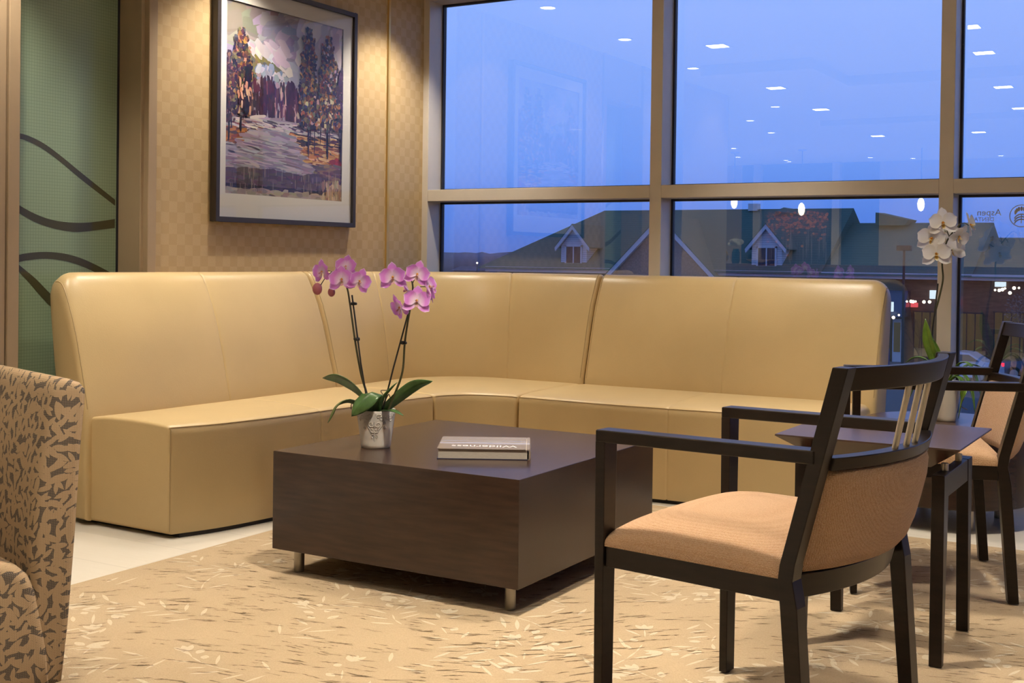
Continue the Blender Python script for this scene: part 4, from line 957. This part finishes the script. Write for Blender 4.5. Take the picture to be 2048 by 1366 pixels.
for xx in (-6.70, -5.40): struct('column', G().box(xx-.06, xx+.06, -6.999, -6.86, 0, ZC), M['cream_base'])
for x, y, z in ((-6.24, -4.56, 1.96), (-5.24, -4.56, 1.85), (-3.6, -4.56, 1.9)):
    t = thing('pendant_lamp', 'small glowing glass pendant lamp over the counter, mirrored in the window', 'pendant lamp', (x, y, z), 0, 'pendants over the counter')
    G().lathe([(0, -.09), (.028, -.075), (.045, -.03), (.048, .02), (.035, .07), (.012, .095), (0, .097)], n=20).obj('shade', M['pendant_glow'], t, smooth=60)
    G().tube([(0, 0, .095), (0, 0, ZC-.005-z-.085 if -4 < y < -.98 else ZC-z-.004)], .006, 8).obj('cord', M['clip'], t); G().lathe([(0, -.02), (.06, -.02), (.06, 0), (0, 0)], (0, 0, ZC-z), 20).obj('canopy', M['steel'], t)

# ================================================================ outside: two floors below, across the street
GZ = -4.4
struct('street_ground', G().box(-420, 160, 8, 420, GZ-.3, GZ), M['asphalt'])
struct('pavement', G().box(-60, 20, 66.2, 68.2, GZ, GZ+.14), M['stucco'])
bl = thing('shop_building', 'long brown shop building with a green shingle roof, dormers and gables outside the window', 'building', (-24, 72, GZ))
bi = Matrix.Translation((24, -72, -GZ)); bp = []
def B(o): bp.append(o); return o
B(G().box(-41, 6, 68.2, 80, GZ, .55).obj('wall', M['brick'], bl))
B(G().box(-41.6, 6.5, 67.4, 68.2, .28, .60).obj('eave_fascia', M['white_trim'], bl))
EV = .56
def roof(name, pts_e, pts_r, faces): return B(G().add([V(p) for p in pts_e+pts_r], faces).obj(name, M['shingle'], bl))
# main hipped roof: eave rectangle and a ridge set back
roof('roof', [(-42.2, 67.2, EV-.1), (-19.6, 67.2, EV-.1), (-19.6, 81, EV-.1), (-42.2, 81, EV-.1)], [(-36.3, 74, 4.42), (-19.6, 74, 4.42)], [(0, 1, 5, 4), (1, 2, 5), (2, 3, 4, 5), (3, 0, 4), (3, 2, 1, 0)])
roof('roof', [(-24.5, 67.2, EV-.12), (-11.63, 67.2, EV-.12), (-11.63, 80.9, EV-.12), (-24.5, 80.9, EV-.12)], [(-24.5, 74, 3.52), (-11.63, 74, 3.52)], [(0, 1, 5, 4), (1, 2, 5), (2, 3, 4, 5), (3, 0, 4), (3, 2, 1, 0)])
roof('roof', [(-11.8, 67.2, EV-.14), (6, 67.2, EV-.14), (6, 80.8, EV-.14), (-11.8, 80.8, EV-.14)], [(-11.8, 74, 2.66), (6, 74, 2.66)], [(0, 1, 5, 4), (1, 2, 5), (2, 3, 4, 5), (3, 0, 4), (3, 2, 1, 0)])
roof('ridge_cap', [(-24.2, 73.2, 4.25), (-21.3, 73.2, 3.9), (-20.8, 73.2, 3.5), (-24.2, 73.2, 3.5)], [(-24.2, 74.8, 4.55), (-21.3, 74.8, 4.12), (-20.8, 74.8, 3.55), (-24.2, 74.8, 3.5)], [(0, 1, 2, 3), (4, 7, 6, 5), (0, 4, 5, 1), (1, 5, 6, 2), (0, 3, 7, 4), (3, 2, 6, 7)])
roof('shed_dormer', [(-18.0, 72.8, 3.35), (-16.3, 72.8, 3.35), (-16.3, 75, 3.4), (-18.0, 75, 3.4)], [(-18.0, 72.8, 4.10), (-16.1, 72.8, 3.66), (-16.1, 75, 3.70), (-18.0, 75, 4.15)], [(0, 1, 2, 3), (4, 7, 6, 5), (0, 4, 5, 1), (1, 5, 6, 2), (2, 6, 7, 3), (3, 7, 4, 0)])
B(G().box(-26.1, -25.5, 73.6, 74.2, 4.3, 4.75).obj('roof_vent', M['steel'], bl))
def dormer(cx, yb):
    """a white sided window gable standing on the roof"""
    w_, zb, ze, zp = .90, .50, 1.98, 3.28
    d = B(G().hexa([(cx-w_, yb, zb), (cx+w_, yb, zb), (cx+w_, yb, ze), (cx, yb, zp-.25), (cx-w_, yb, ze)], [(cx-w_, yb+5, zb), (cx+w_, yb+5, zb), (cx+w_, yb+5, ze), (cx, yb+5, zp-.25), (cx-w_, yb+5, ze)]).obj('dormer', M['siding'], bl))
    s = []
    for k in (-1, 1):
        s.append(G().hexa([(cx+k*1.24, yb-.3, ze-.08), (cx, yb-.3, zp+.02), (cx, yb-.3, zp-.28), (cx+k*1.18, yb-.3, ze-.36)], [(cx+k*1.24, yb-.12, ze-.08), (cx, yb-.12, zp+.02), (cx, yb-.12, zp-.28), (cx+k*1.18, yb-.12, ze-.36)]).obj('gable_board', M['white_trim'], d))
        s.append(G().hexa([(cx+k*1.26, yb-.32, ze-.1), (cx, yb-.32, zp+.06), (cx, yb-.32, zp), (cx+k*1.26, yb-.32, ze-.17)], [(cx+k*1.26, yb+5, ze-.1), (cx, yb+5, zp+.06), (cx, yb+5, zp), (cx+k*1.26, yb+5, ze-.17)]).obj('dormer_roof', M['shingle'], d))
    s.append(G().box(cx-.52, cx+.52, yb-.05, yb+.02, .86, 1.93).obj('window', M['pane_dark'], d))
    g = G()
    for c in ((-.60, -.50, .78, 2.0), (.50, .60, .78, 2.0), (-.035, .035, .86, 1.93), (-.6, .6, .76, .88), (-.6, .6, 1.91, 2.02)): g.box(cx+c[0], cx+c[1], yb-.09, yb-.02, c[2], c[3])
    s.append(g.obj('window_frame', M['white_trim'], d))
    return d
dormer(-35.45, 68.0); dormer(-22.95, 68.0)
gx, gz = -29.1, 3.72
B(G().hexa([(gx-4.3, 67.0, -.6), (gx+4.3, 67.0, -.6), (gx, 67.0, gz-.15)], [(gx-4.3, 74, -.6), (gx+4.3, 74, -.6), (gx, 74, gz-.15)]).obj('gable_wall', M['stucco'], bl))
for k in (-1, 1):
    B(G().hexa([(gx+k*4.35, 66.7, -.62), (gx, 66.7, gz), (gx, 66.7, gz-.36), (gx+k*4.1, 66.7, -.72)], [(gx+k*4.35, 66.98, -.62), (gx, 66.98, gz), (gx, 66.98, gz-.36), (gx+k*4.1, 66.98, -.72)]).obj('gable_board', M['white_trim'], bl))
    B(G().hexa([(gx+k*4.4, 66.68, -.62), (gx, 66.68, gz+.06), (gx, 66.68, gz), (gx+k*4.4, 66.68, -.70)], [(gx+k*4.4, 74, -.62), (gx, 74, gz+.06), (gx, 74, gz), (gx+k*4.4, 74, -.70)]).obj('gable_roof', M['shingle'], bl))
# shop fronts
def shopwin(x0, x1, z0, z1, m='shop_glow', nm='shop_window'):
    o = B(G().box(x0, x1, 68.08, 68.22, z0, z1).obj(nm, M[m], bl)); g = G()
    for k in range(int((x1-x0)/.42)+1): g.box(x0+k*.42, x0+k*.42+.05, 68.0, 68.1, z0, z1)
    g.box(x0-.05, x1+.05, 68.0, 68.1, z0-.08, z0).box(x0-.05, x1+.05, 68.0, 68.1, z1, z1+.08).obj('window_frame', M['pole'], o)
shopwin(-17.2, -15.9, -4.1, -1.8); shopwin(-14.7, -13.2, -3.9, -1.5); shopwin(-12.4, -11.2, -4.0, -1.5); shopwin(-10.6, -9.2, -4.0, -1.4)
B(G().box(-15.8, -15.3, 68.02, 68.22, -4.25, -1.9).obj('door', M['white_trim'], bl)); B(G().box(-15.72, -15.38, 67.98, 68.04, -3.7, -2.1).obj('door_glass', M['shop_glow'], bl))
B(G().hexa([(-18, 66.6, -1.75), (-14.9, 66.6, -1.75), (-14.9, 68.2, -1.75), (-18, 68.2, -1.75)], [(-18, 67.6, -.35), (-14.9, 67.6, -.35), (-14.9, 68.2, -.35), (-18, 68.2, -.35)]).obj('awning', M['car_blue'], bl))
for x0, x1, z0, z1, m in ((-16.42, -16.0, -1.66, -1.22, 'sign_lit'), (-15.72, -15.42, -1.46, -.94, 'sign_lit'), (-15.95, -15.78, -1.62, -1.1, 'sign_red'), (-13.87, -13.5, -.76, -.30, 'sign_lit'), (-10.58, -10.05, -.04, .22, 'sign_lit'), (-12.46, -12.3, -1.08, -.73, 'sign_red'), (-14.85, -14.5, -1.24, -1.0, 'sign_red')):
    B(G().box(x0, x1, 66.45, 66.6, z0, z1).obj('lit_sign', M[m], bl, bevel=.02)) if x0 < -15.4 else B(G().box(x0, x1, 67.95, 68.21, z0, z1).obj('lit_sign', M[m], bl, bevel=.02))
for o in bp: o.matrix_parent_inverse = bi
for nm, lab, pts in (('string_lights', 'string of bright bulbs along the shop front behind the sofa end', [(-16.1, 66, -1.72), (-15.76, 66, -1.76), (-15.29, 66, -1.75), (-15.01, 66, -1.61)]), ('string_lights', 'string of small bulbs left of the lit square sign outside', [(-14.61, 66, -.88), (-14.4, 66, -.87), (-14.3, 66, -.88), (-14.17, 66, -.87), (-13.74, 66, -.88), (-13.46, 66, -.87)]), ('string_lights', 'string of warm bulbs over the parked cars outside the right window', [(-10.25, 66, -.17), (-10.05, 66, -.18), (-9.9, 66, -.14), (-9.78, 66, -.08), (-9.54, 66, -.3), (-9.35, 66, -.05), (-9.12, 66, -.04)])):
    c0 = V(pts[0]); t = thing(nm, lab, 'string lights', pts[0])
    G().tube([V(p)-c0+V((0, 0, .1)) for p in pts], .012, 5).obj('cord', M['pole'], t)
    for k, p in enumerate(pts): g = G(); g.ball(V(p)-c0, .085 if k % 3 else .055, 10); g.obj('bulb', M['bulb'], t, smooth=180)
pl = thing('lamp_post', 'dark parking lot lamp post outside between the sofa end and the white orchid', 'lamp post', (-13.9, 62, GZ))
G().lathe([(0, 0), (.16, 0), (.14, .3), (.075, .35), (.06, 6.2), (0, 6.2)], n=14).obj('pole', M['pole'], pl, smooth=40); G().box(-.34, .34, -.2, .2, 6.15, 6.42).obj('lamp_head', M['pole'], pl, bevel=.03)
mb = thing('mail_box', 'blue street box on the pavement beside the sofa end outside', 'box', (-14.95, 62.4, GZ))
G().box(-.28, .28, -.28, .28, .10, 1.25).obj('body', M['mailbox'], mb, bevel=.05); G().box(-.26, .26, -.31, -.27, .75, .95).obj('slot', M['pole'], mb)
for a_ in (-.2, .2):
    for b_ in (-.2, .2): G().box(a_-.04, a_+.04, b_-.04, b_+.04, 0, .12).obj('leg', M['pole'], mb)
def car(label, x, y, rz, paint, L_=4.3, H=1.42):
    t = thing('car', label, 'car', (x, y, GZ), rz); h = L_/2; wd = .86
    prof = [(-h, .42), (-h, .72), (-h*.93, .84), (-h*.48, .95), (-h*.18, H-.06), (h*.05, H), (h*.34, H-.05), (h*.66, 1.02), (h*.95, .96), (h, .72), (h, .40), (h*.5, .26), (-h*.5, .26)]
    secs = []
    for v, inset in ((-wd, .06), (-wd+.03, 0.0), (-wd+.10, 0), (0, 0), (wd-.10, 0), (wd-.03, 0), (wd, .06)):
        secs.append([V((x_*(1-.02*(inset > 0)), v*(1 if z < .98 else .84), z-(inset if z > .98 else 0))) for x_, z in prof])
    G().loft(secs).obj('body', paint, t, smooth=40)
    for sd in (-1, 1): G().hexa([(-h*.42, sd*wd*.90, .98), (h*.58, sd*wd*.90, 1.02), (h*.33, sd*wd*.80, H-.12), (-h*.15, sd*wd*.80, H-.12)], [(-h*.42, sd*(wd*.90+.03), .98), (h*.58, sd*(wd*.90+.03), 1.02), (h*.33, sd*(wd*.80+.06), H-.12), (-h*.15, sd*(wd*.80+.06), H-.12)]).obj('side_window', M['pane_dark'], t)
    for k in (-.62, .62):
        for sd in (-1, 1):
            w_ = G().lathe([(0, -.10), (.30, -.10), (.33, -.07), (.33, .07), (.30, .10), (0, .10)], n=20); R_ = Matrix.Translation((h*k, sd*(wd-.06), .33)) @ Matrix.Rotation(PI/2, 4, 'X'); w_.v = [R_ @ p for p in w_.v]; o = w_.obj('wheel', M['rubber'], t, smooth=40)
            hc = G().lathe([(0, -.115), (.19, -.115), (.19, .115), (0, .115)], n=16); hc.v = [R_ @ p for p in hc.v]; hc.obj('hub_cap', M['steel'], o)
    for sd in (-1, 1): G().box(h*.93, h+.01, sd*.62-.14, sd*.62+.14, .74, .90).obj('tail_light', M['tail'], t)
    return t
car('silver car parked outside, its red tail light beside the back armchair', -10.95, 60.6, math.radians(-4), M['car_silver'], 3.7)
car('dark blue car parked outside beyond the silver one', -7.5, 63.5, math.radians(8), M['car_blue'], 4.6, 1.7)
sb = thing('shrub', 'frosty leafless shrub behind the parked cars outside', 'shrub', (-8.7, 65.2, GZ)); g = G()
for k in range(900):
    d = V((rc.gauss(0, 1), rc.gauss(0, 1), rc.gauss(0, 1))).normalized()*rc.uniform(.5, 1); p = V((d.x*1.0, d.y*.8, 3.3+d.z*.95)); q = V((rc.uniform(-1, 1), rc.uniform(-1, 1), rc.uniform(-1, 1)))*.09
    g.add([p, p+q, p+V((q.z, -q.x, q.y))*.7], [(0, 1, 2)])
g.obj('twigs', M['shrub'], sb); G().tube([(0, 0, 0), (.05, 0, 1.4), (0, 0, 2.8)], .07, 8).obj('trunk', M['bark'], sb)
def bare(x, y, label):
    t = thing('bare_tree', label, 'tree', (x, y, GZ)); g = G()
    def br(p, d, ln, r, lv):
        q = p+d*ln; g.tube([p, p.lerp(q, .5)+V((rc.uniform(-.04, .04), 0, .02))*ln, q], lambda s: r*(1-.45*s), 5)
        if lv:
            for _ in range(3): br(q, (d+V((rc.uniform(-.8, .8), rc.uniform(-.5, .5), rc.uniform(-.1, .5)))).normalized(), ln*.68, r*.55, lv-1)
    br(V((0, 0, 0)), V((0, 0, 1)), 1.1, .05, 4); g.obj('branches', M['bark'], t)
bare(-12.9, 61.0, 'small leafless tree outside left of the white orchid stem')
# low hills and the wood on the skyline
g = G(); secs = []
for k in range(181):
    x = -420+k*2.6; z = 3.3+1.6*mnoise.noise(V((x*.03, 1, 0)))+.7*mnoise.noise(V((x*.21, 4, 0)))+.5*rc.random()
    secs.append([V((x, 380, GZ)), V((x, 392, z*.55)), V((x, 400, z)), V((x, 412, z*.6)), V((x, 425, GZ))])
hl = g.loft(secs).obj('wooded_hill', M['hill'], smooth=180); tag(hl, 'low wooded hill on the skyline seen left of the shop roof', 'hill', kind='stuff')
for k, (x, y, z, m, lab) in enumerate(((-156.6, 250, -.02, 'bulb', 'faint distant street lamp, leftmost on the dark land below the hill'), (-151, 250, -.43, 'lamp_orange', 'distant street lamp second from the left below the wooded hill'), (-146.5, 250, -1.08, 'sign_lit', 'distant bluish lamp lowest of those below the wooded hill'), (-142.7, 250, -.08, 'lamp_orange', 'brightest distant street lamp just left of the roof slope'))):
    t = thing('street_lamp', lab, 'street lamp', (x, y, GZ)); G().lathe([(0, 0), (.12, 0), (.08, z-GZ), (0, z-GZ)], n=8).obj('pole', M['pole'], t); g = G(); g.ball((0, 0, z-GZ), .34 if k == 3 else .22, 10); g.obj('lamp', M[m], t, smooth=180)
for k, (x, y, w_, h_) in enumerate(((-190, 300, 9, 3.2), (-176, 300, 8, 3.4), (-166, 295, 10, 3.6), (-160, 280, 7, 3.0))):
    t = thing('house', ['distant low house, leftmost of those below the wooded hill', 'distant low house second from the left below the hill', 'distant low house third from the left below the hill', 'distant low house nearest the roof slope below the hill'][k], 'house', (x, y, GZ))
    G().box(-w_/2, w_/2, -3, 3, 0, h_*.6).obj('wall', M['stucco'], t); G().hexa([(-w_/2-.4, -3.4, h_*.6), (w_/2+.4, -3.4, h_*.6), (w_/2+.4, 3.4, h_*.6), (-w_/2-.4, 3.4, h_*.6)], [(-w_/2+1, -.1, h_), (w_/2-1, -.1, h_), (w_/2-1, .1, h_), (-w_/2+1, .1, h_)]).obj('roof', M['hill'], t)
